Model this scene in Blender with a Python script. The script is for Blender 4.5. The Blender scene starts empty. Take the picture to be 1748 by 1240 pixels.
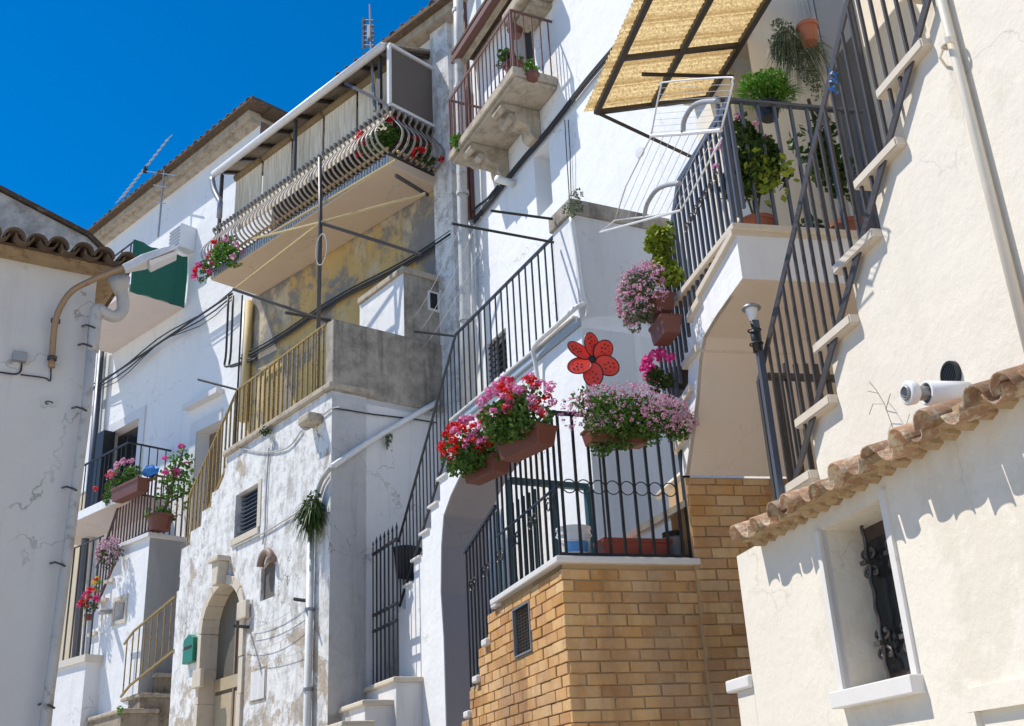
import bpy, bmesh, math, random
from math import sin, cos, radians, pi
from mathutils import Vector, Matrix
from mathutils.geometry import tessellate_polygon
random.seed(7)
# ------------------------------------------------------------------ camera, light, exposure
SC = bpy.context.scene
COL = SC.collection
EYE = Vector((0, 0, 1.6))
FPX, PITCH, ROLL, CX, CY = 1854.56, 0.38983, -0.053907, 874.0, 620.0
_f = Vector((0, cos(PITCH), sin(PITCH))); _u = Vector((0, -sin(PITCH), cos(PITCH))); _x = Vector((1, 0, 0))
CAMX = cos(ROLL)*_x + sin(ROLL)*_u
CAMU = -sin(ROLL)*_x + cos(ROLL)*_u
cam = bpy.data.cameras.new('camera'); camo = bpy.data.objects.new('camera', cam); COL.objects.link(camo)
cam.sensor_width = 36; cam.lens = 36*FPX/1748; cam.clip_end = 2000; cam.clip_start = .05
M = Matrix((CAMX, CAMU, -_f)).transposed().to_4x4(); M.translation = EYE
camo.matrix_world = M
SC.camera = camo
SUN_AZ, SUN_EL = radians(-83), radians(58)
wd = bpy.data.worlds.new('World'); SC.world = wd; wd.use_nodes = True
nt = wd.node_tree; bg = nt.nodes['Background']
sky = nt.nodes.new('ShaderNodeTexSky'); sky.sky_type = 'NISHITA'; sky.sun_disc = False
sky.sun_elevation = SUN_EL; sky.sun_rotation = SUN_AZ; sky.air_density = 1.0; sky.dust_density = 0.0; sky.ozone_density = 6.0; sky.altitude = 600
hs = nt.nodes.new('ShaderNodeHueSaturation'); hs.inputs['Saturation'].default_value = 1.34; hs.inputs['Value'].default_value = .86; nt.links.new(sky.outputs[0], hs.inputs['Color']); nt.links.new(hs.outputs[0], bg.inputs[0]); bg.inputs[1].default_value = .15
sl = bpy.data.lights.new('sun', 'SUN'); sl.energy = 4.5; sl.angle = radians(.5); sl.color = (1, .945, .85)
so = bpy.data.objects.new('sun', sl); COL.objects.link(so)
sv = Vector((sin(SUN_AZ)*cos(SUN_EL), cos(SUN_AZ)*cos(SUN_EL), sin(SUN_EL)))
so.rotation_euler = sv.to_track_quat('Z', 'Y').to_euler(); so.location = sv*40
SC.view_settings.view_transform = 'Standard'; SC.view_settings.look = 'None'; SC.view_settings.exposure = 0.24
SC.view_settings.gamma = 1; SC.view_settings.use_curve_mapping = False

# ------------------------------------------------------------------ materials
def newmat(name):
    m = bpy.data.materials.new(name); m.use_nodes = True
    n = m.node_tree.nodes; return m, n, m.node_tree.links, n['Principled BSDF']
def noise(n, l, vec, scale, detail=4, rough=.6, dist=0):
    t = n.new('ShaderNodeTexNoise'); t.inputs['Scale'].default_value = scale; t.inputs['Detail'].default_value = detail
    t.inputs['Roughness'].default_value = rough; t.inputs['Distortion'].default_value = dist
    l.new(vec, t.inputs['Vector']); return t.outputs['Fac']
def ramp(n, l, fac, a, b, inv=False):
    r = n.new('ShaderNodeMapRange'); r.inputs[1].default_value = a; r.inputs[2].default_value = b
    r.inputs[3].default_value = 1.0 if inv else 0.0; r.inputs[4].default_value = 0.0 if inv else 1.0
    r.clamp = True; l.new(fac, r.inputs[0]); return r.outputs[0]
def mul(n, l, a, b):
    m = n.new('ShaderNodeMath'); m.operation = 'MULTIPLY'
    for i, v in enumerate((a, b)):
        if isinstance(v, (int, float)): m.inputs[i].default_value = v
        else: l.new(v, m.inputs[i])
    return m.outputs[0]
def add(n, l, a, b):
    m = n.new('ShaderNodeMath'); m.operation = 'ADD'
    for i, v in enumerate((a, b)):
        if isinstance(v, (int, float)): m.inputs[i].default_value = v
        else: l.new(v, m.inputs[i])
    return m.outputs[0]
def mix(n, l, fac, a, b):
    m = n.new('ShaderNodeMix'); m.data_type = 'RGBA'
    if isinstance(fac, (int, float)): m.inputs[0].default_value = fac
    else: l.new(fac, m.inputs[0])
    for i, v in ((6, a), (7, b)):
        if isinstance(v, tuple): m.inputs[i].default_value = (*v, 1)
        else: l.new(v, m.inputs[i])
    return m.outputs[2]
def pos(n, l, sc=None):
    g = n.new('ShaderNodeNewGeometry')
    if not sc: return g.outputs['Position']
    mp = n.new('ShaderNodeMapping'); mp.inputs['Scale'].default_value = sc; l.new(g.outputs['Position'], mp.inputs[0]); return mp.outputs[0]
def bump(n, l, b, h, strength, dist, prev=None):
    bp = n.new('ShaderNodeBump'); bp.inputs['Strength'].default_value = strength; bp.inputs['Distance'].default_value = dist
    l.new(h, bp.inputs['Height'])
    if prev is not None: l.new(prev, bp.inputs['Normal'])
    l.new(bp.outputs[0], b.inputs['Normal']); return bp.outputs[0]
def stucco(name, col, var=.06, dirt=(.35, .32, .28), dirt_lo=.62, dirt_hi=.8, dscale=1.3, streak=.35, bs=60, bstr=.35, bdist=.004,
           patch=None, plo=.5, phi=.56, pscale=1.6, pz=None, patch2=None, p2lo=.55, p2hi=.6, p2scale=3, lump=.012, rough=.9, crack=.5):
    m, n, l, b = newmat(name); p = pos(n, l)
    c = mix(n, l, noise(n, l, p, 2.2, 5), tuple(x*(1-var) for x in col), tuple(min(1, x*(1+var)) for x in col))
    if patch:
        f = noise(n, l, p, pscale, 7, .66, .35)
        if pz:   # more flaking lower down, where rain splash and rising damp work
            sx = n.new('ShaderNodeSeparateXYZ'); l.new(p, sx.inputs[0])
            f = add(n, l, f, mul(n, l, ramp(n, l, sx.outputs[2], pz[0], pz[1], True), pz[2]))
        f1 = ramp(n, l, f, plo, phi); c = mix(n, l, f1, c, mix(n, l, noise(n, l, p, 9, 4), tuple(x*.82 for x in patch), patch))
    if patch2:
        g = ramp(n, l, noise(n, l, pos(n, l, (1.3, .8, .7)), p2scale, 6, .7, .2), p2lo, p2hi)
        c = mix(n, l, g, c, patch2)
    sfac = ramp(n, l, noise(n, l, pos(n, l, (3.2, 3.2, .35)), 1.6, 6, .7), .52, .78)
    c = mix(n, l, mul(n, l, sfac, streak), c, dirt)
    d = ramp(n, l, noise(n, l, p, dscale*4, 8, .75), dirt_lo, dirt_hi)
    c = mix(n, l, mul(n, l, d, .6), c, dirt)
    if crack:
        vm = n.new('ShaderNodeVectorMath'); vm.operation = 'MULTIPLY_ADD'; nz = n.new('ShaderNodeTexNoise'); nz.inputs['Scale'].default_value = 2.5; nz.inputs['Detail'].default_value = 5; l.new(p, nz.inputs['Vector'])
        l.new(nz.outputs['Color'], vm.inputs[0]); vm.inputs[1].default_value = (.9, .9, .9); l.new(p, vm.inputs[2])
        vo = n.new('ShaderNodeTexVoronoi'); vo.feature = 'DISTANCE_TO_EDGE'; vo.inputs['Scale'].default_value = .8; l.new(vm.outputs[0], vo.inputs['Vector'])
        ck = mul(n, l, ramp(n, l, vo.outputs['Distance'], .001, .006, True), ramp(n, l, noise(n, l, p, .9, 2), .50, .58))
        c = mix(n, l, mul(n, l, ck, crack), c, tuple(x*.35 for x in dirt))
    l.new(c, b.inputs['Base Color']); b.inputs['Roughness'].default_value = rough; b.inputs['Specular IOR Level'].default_value = .2
    pr = bump(n, l, b, noise(n, l, p, 3.5, 3), .8, lump)
    if patch: pr = bump(n, l, b, f1, .7, -.006, pr)
    bump(n, l, b, noise(n, l, p, bs, 3, .7), bstr, bdist, pr)
    return m
def flat(name, col, rough=.5, metal=0, var=.15, vscale=12, bstr=0, spec=.5, rust=None, rlo=.6, rhi=.7, rnd=0):
    m, n, l, b = newmat(name); p = pos(n, l)
    c = mix(n, l, noise(n, l, p, vscale, 5), tuple(x*(1-var) for x in col), tuple(min(1, x*(1+var)) for x in col))
    if rust: c = mix(n, l, ramp(n, l, noise(n, l, p, vscale*1.7, 6, .7), rlo, rhi), c, rust)
    if rnd:
        oi = n.new('ShaderNodeObjectInfo'); h = n.new('ShaderNodeHueSaturation'); l.new(c, h.inputs['Color'])
        l.new(ramp(n, l, oi.outputs['Random'], 0, 1), h.inputs['Value']); mr = h.inputs['Value'].links[0].from_node
        mr.inputs[3].default_value = 1-rnd; mr.inputs[4].default_value = 1+rnd; c = h.outputs[0]
    l.new(c, b.inputs['Base Color']); b.inputs['Roughness'].default_value = rough; b.inputs['Metallic'].default_value = metal
    b.inputs['Specular IOR Level'].default_value = spec
    if bstr: bump(n, l, b, noise(n, l, p, vscale*5, 4), bstr, .004)
    return m
def leafmat(name, a, b_, trans=.25):
    m, n, l, b = newmat(name); g = n.new('ShaderNodeNewGeometry')
    c = mix(n, l, g.outputs['Random Per Island'], a, b_)
    l.new(c, b.inputs['Base Color']); b.inputs['Roughness'].default_value = .5; b.inputs['Specular IOR Level'].default_value = .3
    tr = n.new('ShaderNodeBsdfTranslucent'); l.new(c, tr.inputs['Color'])
    ms = n.new('ShaderNodeMixShader'); ms.inputs[0].default_value = trans
    l.new(b.outputs[0], ms.inputs[1]); l.new(tr.outputs[0], ms.inputs[2]); l.new(ms.outputs[0], n['Material Output'].inputs[0])
    return m
def brickmat():
    m, n, l, b = newmat('brick'); p = pos(n, l); oi = n.new('ShaderNodeObjectInfo')
    r = n.new('ShaderNodeValToRGB'); l.new(oi.outputs['Random'], r.inputs[0]); e = r.color_ramp.elements
    e[0].color = (.46, .22, .075, 1); e[0].position = 0; e[1].color = (.70, .39, .15, 1); e[1].position = 1
    for q, c in ((.25, (.62, .34, .12)), (.5, (.74, .45, .19)), (.75, (.52, .26, .105)), (.88, (.80, .54, .26))):
        k = e.new(q); k.color = (*c, 1)
    c = mix(n, l, mul(n, l, ramp(n, l, noise(n, l, p, 20, 6, .7), .35, .8), .5), r.outputs[0], (.42, .23, .11))
    c = mix(n, l, mul(n, l, ramp(n, l, noise(n, l, p, 5, 7, .75), .5, .68), .55), c, (.74, .55, .37))
    c = mix(n, l, mul(n, l, ramp(n, l, noise(n, l, pos(n, l, (1, 1, .3)), 3, 5), .44, .62), .68), c, (.28, .15, .075))
    c = mix(n, l, mul(n, l, ramp(n, l, noise(n, l, p, 1.3, 6, .7), .46, .62), .45), c, (.50, .36, .24))
    c = mix(n, l, ramp(n, l, noise(n, l, p, 28, 8, .85, .5), .66, .70), c, (.72, .62, .50))
    l.new(c, b.inputs['Base Color']); b.inputs['Roughness'].default_value = .92; b.inputs['Specular IOR Level'].default_value = .15
    pr = bump(n, l, b, noise(n, l, p, 14, 4, .6), .6, .006); bump(n, l, b, noise(n, l, p, 60, 5, .75), .9, .005, pr); return m
MT = {}
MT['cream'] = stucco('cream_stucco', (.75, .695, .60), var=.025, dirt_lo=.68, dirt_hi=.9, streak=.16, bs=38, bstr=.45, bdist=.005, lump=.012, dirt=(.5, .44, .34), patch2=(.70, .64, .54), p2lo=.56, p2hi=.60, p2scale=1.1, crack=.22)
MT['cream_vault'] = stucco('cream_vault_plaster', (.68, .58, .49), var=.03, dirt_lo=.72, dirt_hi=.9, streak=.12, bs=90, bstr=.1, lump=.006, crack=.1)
MT['white'] = stucco('white_limewash', (.80, .80, .80), var=.025, dirt_lo=.64, dirt_hi=.86, streak=.16, lump=.02, crack=.4)
MT['white_grubby'] = stucco('white_limewash_grubby', (.76, .75, .74), var=.04, dirt_lo=.6, dirt_hi=.8, streak=.28, lump=.02)
MT['flaky'] = stucco('flaking_white_plaster', (.76, .75, .73), var=.06, dirt=(.27, .25, .23), dirt_lo=.48, dirt_hi=.66, streak=.8, crack=.9, patch=(.50, .42, .33),
                     plo=.61, phi=.66, pscale=1.5, pz=(2.2, 5.2, .16), patch2=(.55, .53, .50), p2lo=.54, p2hi=.60, p2scale=4.5, lump=.03, bstr=.6, bs=30)
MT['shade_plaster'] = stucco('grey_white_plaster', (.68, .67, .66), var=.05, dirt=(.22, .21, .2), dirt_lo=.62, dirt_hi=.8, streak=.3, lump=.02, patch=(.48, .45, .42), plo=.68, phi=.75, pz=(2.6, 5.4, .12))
MT['ochre'] = stucco('peeling_ochre_plaster', (.56, .40, .17), var=.22, dirt=(.20, .16, .12), dirt_lo=.58, dirt_hi=.8, streak=.5, patch=(.27, .255, .24),
                     plo=.50, phi=.56, pscale=.75, patch2=(.55, .47, .33), p2lo=.52, p2hi=.62, p2scale=1.5, lump=.03)
MT['concrete'] = stucco('stained_concrete', (.40, .35, .29), var=.16, dirt=(.05, .042, .035), dirt_lo=.42, dirt_hi=.66, streak=1.0, lump=.012, dscale=.8)
MT['oldwall'] = stucco('old_left_wall_plaster', (.66, .64, .62), var=.06, dirt=(.30, .27, .24), dirt_lo=.62, dirt_hi=.82, streak=.28, lump=.02, bs=40)
MT['mottled'] = stucco('mottled_gable', (.62, .60, .56), var=.1, dirt=(.12, .1, .08), dirt_lo=.46, dirt_hi=.66, streak=.6, dscale=1.2)
MT['slab'] = stucco('balcony_soffit', (.62, .50, .38), var=.08, dirt=(.25, .17, .11), dirt_lo=.62, dirt_hi=.72, streak=.1, lump=.008)
MT['pinkwall'] = stucco('pale_soffit', (.66, .58, .54), var=.04, dirt_lo=.7, dirt_hi=.9, streak=.1)
MT['stone'] = stucco('weathered_stone', (.47, .40, .31), var=.14, dirt=(.13, .10, .07), dirt_lo=.47, dirt_hi=.68, streak=.6, lump=.02, dscale=1.5)
MT['doorstone'] = stucco('door_surround_stone', (.60, .53, .43), var=.12, dirt=(.3, .24, .17), dirt_lo=.56, dirt_hi=.76, streak=.3)
MT['sandwall'] = stucco('sand_wall', (.62, .52, .36), var=.05, streak=.2, dirt_lo=.7)
MT['bluetrim'] = flat('blue_grey_trim', (.34, .40, .46), .6, var=.1, rust=(.5, .52, .54), rlo=.6, rhi=.75)
MT['marble'] = flat('marble_tread', (.66, .58, .47), .45, var=.14, vscale=9, rust=(.42, .33, .22), rlo=.62, rhi=.8, bstr=.15)
MT['marble_w'] = flat('white_marble', (.72, .69, .66), .45, var=.08, vscale=9, rust=(.5, .45, .38), rlo=.64, rhi=.8)
MT['brick'] = brickmat()
MT['mortar'] = stucco('mortar', (.46, .31, .17), var=.1, streak=.3, dirt_lo=.6, bs=80)
MT['tile'] = flat('clay_roof_tile', (.36, .215, .135), .9, var=.45, vscale=16, bstr=.9, spec=.1, rust=(.52, .43, .31), rlo=.48, rhi=.60, rnd=.35)
MT['tile_old'] = flat('old_roof_tile', (.12, .085, .06), .9, var=.35, vscale=10, bstr=.6, spec=.15, rust=(.24, .20, .15), rlo=.55, rhi=.7, rnd=.2)
MT['mud'] = flat('tile_bedding', (.40, .29, .17), .95, var=.3, vscale=10, bstr=.6, spec=.1, rust=(.25, .15, .09), rlo=.5, rhi=.65)
MT['bronze'] = flat('dark_bronze_iron', (.085, .075, .07), .45, .3, rust=(.13, .11, .09))
MT['slate'] = flat('slate_painted_iron', (.10, .115, .145), .45, .2, rust=(.14, .13, .13))
MT['black'] = flat('black_iron', (.022, .024, .027), .5, .2, rust=(.06, .05, .045))
MT['brownrail'] = flat('red_brown_iron', (.16, .075, .06), .55, .1, rust=(.10, .05, .04))
MT['yellowrail'] = flat('ochre_iron', (.33, .235, .075), .6, .1, rust=(.16, .085, .04), rlo=.5, rhi=.62, vscale=14)
MT['ironwhite'] = flat('pale_worn_iron', (.33, .30, .265), .5, .2, rust=(.22, .15, .10), rlo=.55, rhi=.65, vscale=16)
MT['gold'] = flat('rusty_gold_knob', (.42, .28, .12), .5, .3)
MT['rope'] = flat('yellow_rod', (.52, .40, .20), .7)
MT['grey'] = flat('grey_metal', (.30, .31, .33), .45, .5)
MT['pipe'] = flat('grey_pipe', (.50, .49, .47), .6, .1, rust=(.30, .27, .24), rlo=.55, rhi=.7, vscale=6)
MT['pipew'] = flat('white_pipe', (.70, .70, .68), .5, 0, rust=(.5, .46, .4), rlo=.6, rhi=.8, vscale=8)
MT['pipec'] = flat('cream_pipe', (.72, .66, .55), .45, 0)
MT['gutter'] = flat('white_gutter', (.72, .71, .70), .4, 0)
MT['copper'] = flat('rusty_lamp_arm', (.36, .24, .14), .55, .3, rust=(.2, .15, .11))
MT['cable'] = flat('black_cable', (.03, .03, .034), .6)
MT['wire'] = flat('thin_wire', (.45, .45, .45), .5)
MT['balc_shade'] = flat('balcony_shade_brown', (.10, .07, .05), .8)
MT['rolled'] = flat('rolled_reed', (.22, .15, .07), .8, var=.5, vscale=22, bstr=.6)
MT['dark'] = flat('dark_interior', (.02, .018, .017), .8)
MT['darkwood'] = flat('dark_wood', (.06, .042, .035), .6, var=.3, vscale=20, bstr=.3)
MT['brownwood'] = flat('brown_panel', (.24, .16, .12), .6, var=.25, vscale=20)
MT['olive'] = flat('olive_door_paint', (.12, .105, .075), .55, var=.2, rust=(.3, .26, .18), rlo=.6, rhi=.75)
MT['beigedoor'] = flat('beige_door_paint', (.42, .34, .22), .6, var=.15)
MT['panelgrey'] = flat('grey_side_sheet', (.125, .105, .09), .7, var=.12, vscale=3)
MT['glass'] = flat('window_glass', (.02, .022, .025), .2, var=.05, spec=.25)
MT['green'] = flat('green_tarp', (.012, .13, .085), .7, var=.15, vscale=3, bstr=.2)
MT['greenpaint'] = flat('green_paint', (.015, .17, .10), .45)
MT['greenframe'] = flat('green_door_frame', (.02, .06, .06), .5)
MT['terra'] = flat('terracotta_plastic', (.165, .055, .034), .5, var=.12, vscale=6)
MT['terra_o'] = flat('orange_terracotta', (.42, .14, .07), .7, var=.12, vscale=8)
MT['redplastic'] = flat('dark_red_planter', (.30, .06, .04), .45, var=.1)
MT['plasticw'] = flat('white_plastic', (.75, .76, .78), .35, var=.03)
MT['plasticb'] = flat('blue_label', (.10, .32, .70), .4, var=.05)
MT['blueplastic'] = flat('blue_plastic', (.02, .22, .62), .4, var=.1)
MT['greybox'] = flat('grey_plastic', (.32, .33, .35), .5, var=.05)
MT['petalred'] = flat('red_fabric_petal', (.88, .07, .05), .6, var=.08)
MT['strawdark'] = flat('awning_frame', (.055, .045, .038), .5)
MT['soil'] = flat('soil', (.06, .04, .03), .95)
MT['lace'] = flat('net_curtain', (.35, .36, .37), .8, var=.2, vscale=40)
MT['leaf'] = leafmat('leaf_green', (.04, .10, .015), (.12, .22, .04))
MT['leaf_y'] = leafmat('leaf_yellow_green', (.16, .24, .02), (.36, .42, .05))
MT['leaf_b'] = leafmat('leaf_bright', (.06, .17, .015), (.16, .34, .04))
MT['leaf_g'] = leafmat('leaf_grey_green', (.10, .13, .07), (.22, .25, .15))
MT['leaf_d'] = leafmat('leaf_dark', (.02, .055, .012), (.09, .14, .03))
MT['stem'] = flat('stem', (.10, .09, .04), .8)
MT['fl_red'] = leafmat('petal_red', (.60, .01, .015), (.85, .03, .03), .3)
MT['fl_pink'] = leafmat('petal_pink', (.62, .22, .42), (.80, .46, .62), .3)
MT['fl_mag'] = leafmat('petal_magenta', (.70, .03, .28), (.90, .12, .45), .3)
MT['fl_lil'] = leafmat('petal_lilac', (.40, .14, .26), (.82, .62, .70), .3)
MT['fl_mag2'] = leafmat('petal_rose_pink', (.66, .10, .34), (.86, .38, .62), .3)
MT['fl_yel'] = leafmat('petal_yellow', (.7, .45, .02), (.8, .6, .1), .3)
def strawmat():
    m, n, l, b = newmat('straw_awning'); p = pos(n, l)
    c = mix(n, l, ramp(n, l, noise(n, l, p, 60, 5, .8), .38, .6), (.44, .29, .12), (.88, .73, .42))
    l.new(c, b.inputs['Base Color']); b.inputs['Roughness'].default_value = .6
    tr = n.new('ShaderNodeBsdfTranslucent'); l.new(c, tr.inputs['Color']); ms = n.new('ShaderNodeMixShader'); ms.inputs[0].default_value = .6
    l.new(b.outputs[0], ms.inputs[1]); l.new(tr.outputs[0], ms.inputs[2]); l.new(ms.outputs[0], n['Material Output'].inputs[0])
    vd = n.new('ShaderNodeVectorMath'); vd.operation = 'DOT_PRODUCT'; k_ = 2*pi/.042; vd.inputs[1].default_value = (-sin(radians(-12.945))*k_, -cos(radians(-12.945))*k_, 0); l.new(p, vd.inputs[0])
    sn = n.new('ShaderNodeMath'); sn.operation = 'SINE'; l.new(add(n, l, vd.outputs['Value'], mul(n, l, noise(n, l, p, 14, 3), 2.2)), sn.inputs[0])
    c2 = mix(n, l, mul(n, l, ramp(n, l, sn.outputs[0], .2, .95), .6), c, (.36, .22, .08))  # darker stripes painted in for the shade of the corrugation
    l.new(c2, b.inputs['Base Color']); l.new(c2, tr.inputs['Color'])
    bump(n, l, b, noise(n, l, p, 60, 4), .6, .004); return m
MT['straw'] = strawmat()
def blindmat():
    m, n, l, b = newmat('woven_blind'); p = pos(n, l)
    c = mix(n, l, ramp(n, l, noise(n, l, pos(n, l, (14, 14, 1)), 2, 3), .4, .6), (.62, .50, .34), (.82, .70, .52))
    l.new(c, b.inputs['Base Color']); b.inputs['Roughness'].default_value = .8
    bump(n, l, b, noise(n, l, pos(n, l, (1, 1, 12)), 5, 3), .5, .01); return m
MT['blind'] = blindmat()

# ------------------------------------------------------------------ frames: each is a real vertical plane standing in the street
def ray(px): return _f + CAMX*((px[0]-CX)/FPX) - CAMU*((px[1]-CY)/FPX)
class Fr:
    def __init__(s, azu, d):
        a = radians(azu); s.azu = azu; s.U = Vector((sin(a), cos(a), 0)); s.n = Vector((cos(a), -sin(a), 0)); s.d = d
    @classmethod
    def thr(c, azu, P):
        s = c(azu, 0); s.d = -((P-EYE).dot(s.n)); return s
    def W(s, px, o=0):
        r = ray(px); return EYE + r*((s.d-o)/-(r.dot(s.n)))
    def q(s, px, o=0):
        P = s.W(px, o)-EYE; return (P.dot(s.U), P.z)
    def P(s, u, z, o=0): return EYE + s.U*u - s.n*(s.d-o) + Vector((0, 0, z))
    def dist(s, P): return s.d + (P-EYE).dot(s.n)
    def uof(s, P): return (P-EYE).dot(s.U)
    def qs(s, pts, o=0): return [s.q(p, o) for p in pts]
def zoomer(x0, y0, k): return lambda *p: [(x0+a/k, y0+b/k) for a, b in p]
Z1 = zoomer(0, 300, 3.647); Z2 = zoomer(0, 600, 3.647); Z3 = zoomer(0, 900, 3.647); Z4 = zoomer(320, 0, 3.648); Z5 = zoomer(320, 300, 3.648)
Z6 = zoomer(280, 600, 3.496); Z7 = zoomer(280, 900, 3.496); Z8 = zoomer(740, 0, 3.647); Y1 = zoomer(740, 300, 3.1); Y2 = zoomer(740, 620, 3.444)
Y3 = zoomer(600, 880, 2.571); Y4 = zoomer(1000, 0, 3.1); Y5 = zoomer(1100, 340, 3.2625); Y6 = zoomer(1380, 0, 3.1); Y7 = zoomer(1160, 620, 2.973); Y8 = zoomer(1200, 840, 3.1)

# ------------------------------------------------------------------ object helpers
WL = {}
def props(o, label=None, cat=None, group=None, kind=None):
    if label: o['label'] = label
    if cat: o['category'] = cat
    if group: o['group'] = group
    if kind: o['kind'] = kind
    return o
def thing(name, label, cat, loc, group=None):
    o = bpy.data.objects.new(name, None); COL.objects.link(o); o.location = loc; o.empty_display_size = .1
    WL[o.name] = Vector(loc); return props(o, label, cat, group)
def link(name, me, world, parent, rot=None):
    """world: Vector location; optional 3x3 basis matrix"""
    o = bpy.data.objects.new(name, me); COL.objects.link(o)
    base = Vector((0, 0, 0))
    if parent is not None: o.parent = parent; base = WL[parent.name]
    if rot is not None:
        mm = rot.to_4x4(); mm.translation = world-base; o.matrix_basis = mm
    else: o.location = world-base
    WL[o.name] = Vector(world); return o
class MB:
    def __init__(s): s.v = []; s.f = []; s.smooth = False
    def face(s, idx, b=0): s.f.append([i+b for i in idx])
    def quad(s, a, b, c, d): k = len(s.v); s.v += [a, b, c, d]; s.f.append([k, k+1, k+2, k+3])
    def prism(s, fr, outer, o0, o1, holes=()):
        loops = [list(outer)]+[list(h) for h in holes]
        tris = tessellate_polygon([[Vector((a, b, 0)) for a, b in lp] for lp in loops])
        allp = [p for lp in loops for p in lp]; k = len(s.v); N = len(allp)
        s.v += [fr.P(a, b, o1) for a, b in allp]+[fr.P(a, b, o0) for a, b in allp]
        for t in tris: s.f.append([k+t[0], k+t[1], k+t[2]]); s.f.append([k+N+t[2], k+N+t[1], k+N+t[0]])
        b = 0
        for lp in loops:
            m = len(lp)
            for i in range(m):
                j = (i+1) % m; s.f.append([k+b+i, k+b+j, k+N+b+j, k+N+b+i])
            b += m
        return s
    def box(s, fr, u0, u1, z0, z1, o0, o1): return s.prism(fr, [(u0, z0), (u1, z0), (u1, z1), (u0, z1)], o0, o1)
    def bar(s, p, q, w, h=None, up=None):
        h = w if h is None else h; d = (q-p).normalized(); up = up or (Vector((0, 0, 1)) if abs(d.z) < .95 else Vector((1, 0, 0)))
        x = d.cross(up).normalized(); y = x.cross(d).normalized(); k = len(s.v)
        for c in (p, q):
            for a, b in ((-1, -1), (1, -1), (1, 1), (-1, 1)): s.v.append(c+x*a*w/2+y*b*h/2)
        for f in ((0, 1, 2, 3), (7, 6, 5, 4), (0, 4, 5, 1), (1, 5, 6, 2), (2, 6, 7, 3), (3, 7, 4, 0)): s.face(f, k)
        return s
    def tube(s, pts, r, seg=8, caps=True):
        rs = r if isinstance(r, (list, tuple)) else [r]*len(pts); prev = None; k0 = len(s.v)
        for i, p in enumerate(pts):
            d = (pts[min(i+1, len(pts)-1)]-pts[max(i-1, 0)]).normalized()
            if prev is None: x = d.orthogonal().normalized()
            else: x = (prev-d*prev.dot(d)).normalized()
            prev = x; y = d.cross(x)
            for j in range(seg):
                a = 2*pi*j/seg; s.v.append(p+(x*cos(a)+y*sin(a))*rs[i])
        for i in range(len(pts)-1):
            for j in range(seg):
                a = k0+i*seg+j; b = k0+i*seg+(j+1) % seg; s.f.append([a, b, b+seg, a+seg])
        if caps: s.f.append([k0+j for j in range(seg)][::-1]); s.f.append([k0+(len(pts)-1)*seg+j for j in range(seg)])
        return s
    def lathe(s, c, prof, seg=20, ax=Vector((0, 0, 1)), sx=1, sy=1):
        ax = ax.normalized(); x = ax.orthogonal().normalized(); y = ax.cross(x)
        if abs(ax.z) > .9: x, y = Vector((1, 0, 0)), Vector((0, 1, 0))
        k = len(s.v)
        for r, h in prof:
            for j in range(seg):
                a = 2*pi*j/seg; s.v.append(c+ax*h+x*r*cos(a)*sx+y*r*sin(a)*sy)
        for i in range(len(prof)-1):
            for j in range(seg):
                a = k+i*seg+j; b = k+i*seg+(j+1) % seg; s.f.append([a, b, b+seg, a+seg])
        return s
    def disc(s, c, ax, r, seg=20):
        ax = ax.normalized(); x = ax.orthogonal().normalized(); y = ax.cross(x); k = len(s.v)
        s.v += [c+(x*cos(2*pi*j/seg)+y*sin(2*pi*j/seg))*r for j in range(seg)]; s.f.append(list(range(k, k+seg))); return s
    def build(s, name, mat, parent=None, label=None, cat=None, group=None, kind=None, smooth=False, recalc=True, bevel=0):
        lo = Vector([min(v[i] for v in s.v) for i in range(3)]); hi = Vector([max(v[i] for v in s.v) for i in range(3)])
        c = (lo+hi)/2
        if parent is None: c.z = lo.z
        me = bpy.data.meshes.new(name); me.from_pydata([v-c for v in s.v], [], s.f)
        if recalc:
            bm = bmesh.new(); bm.from_mesh(me); bmesh.ops.recalc_face_normals(bm, faces=bm.faces)
            if bevel:
                ed = [e for e in bm.edges if len(e.link_faces) == 2 and e.calc_face_angle(0) > .5]
                bmesh.ops.bevel(bm, geom=ed, offset=bevel, segments=2, profile=.5, affect='EDGES')
            bm.to_mesh(me); bm.free()
        me.materials.append(MT[mat])
        if smooth:
            for p in me.polygons: p.use_smooth = True
        o = link(name, me, c, parent); return props(o, label, cat, group, kind)
_unit = {}
def unit(kind, mat):
    if (kind, mat) in _unit: return _unit[(kind, mat)]
    bm = bmesh.new()
    if kind == 'box': bmesh.ops.create_cube(bm, size=1)
    elif kind == 'round': bmesh.ops.create_cone(bm, cap_ends=True, segments=8, radius1=.5, radius2=.5, depth=1)
    elif kind == 'brick':
        bmesh.ops.create_cube(bm, size=1)
        bmesh.ops.bevel(bm, geom=[e for e in bm.edges if abs(e.verts[0].co.y+e.verts[1].co.y+1) < .01], offset=.045, segments=1, affect='EDGES')
    me = bpy.data.meshes.new(kind+'_'+mat); bm.to_mesh(me); bm.free(); me.materials.append(MT[mat])
    if kind == 'round':
        for p in me.polygons: p.use_smooth = len(p.vertices) == 4
    _unit[(kind, mat)] = me; return me
def rod(name, p, q, w, mat, parent, h=None, kind='box', side=None):
    d = q-p; L = d.length; d = d.normalized()
    x = (side-d*side.dot(d)).normalized() if side is not None else d.orthogonal().normalized()
    y = d.cross(x); h = w if h is None else h
    R = Matrix((x*w, y*h, d*L)).transposed()
    return link(name, unit(kind, mat), (p+q)/2, parent, R)
def lerp(a, b, t): return a+(b-a)*t
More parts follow.
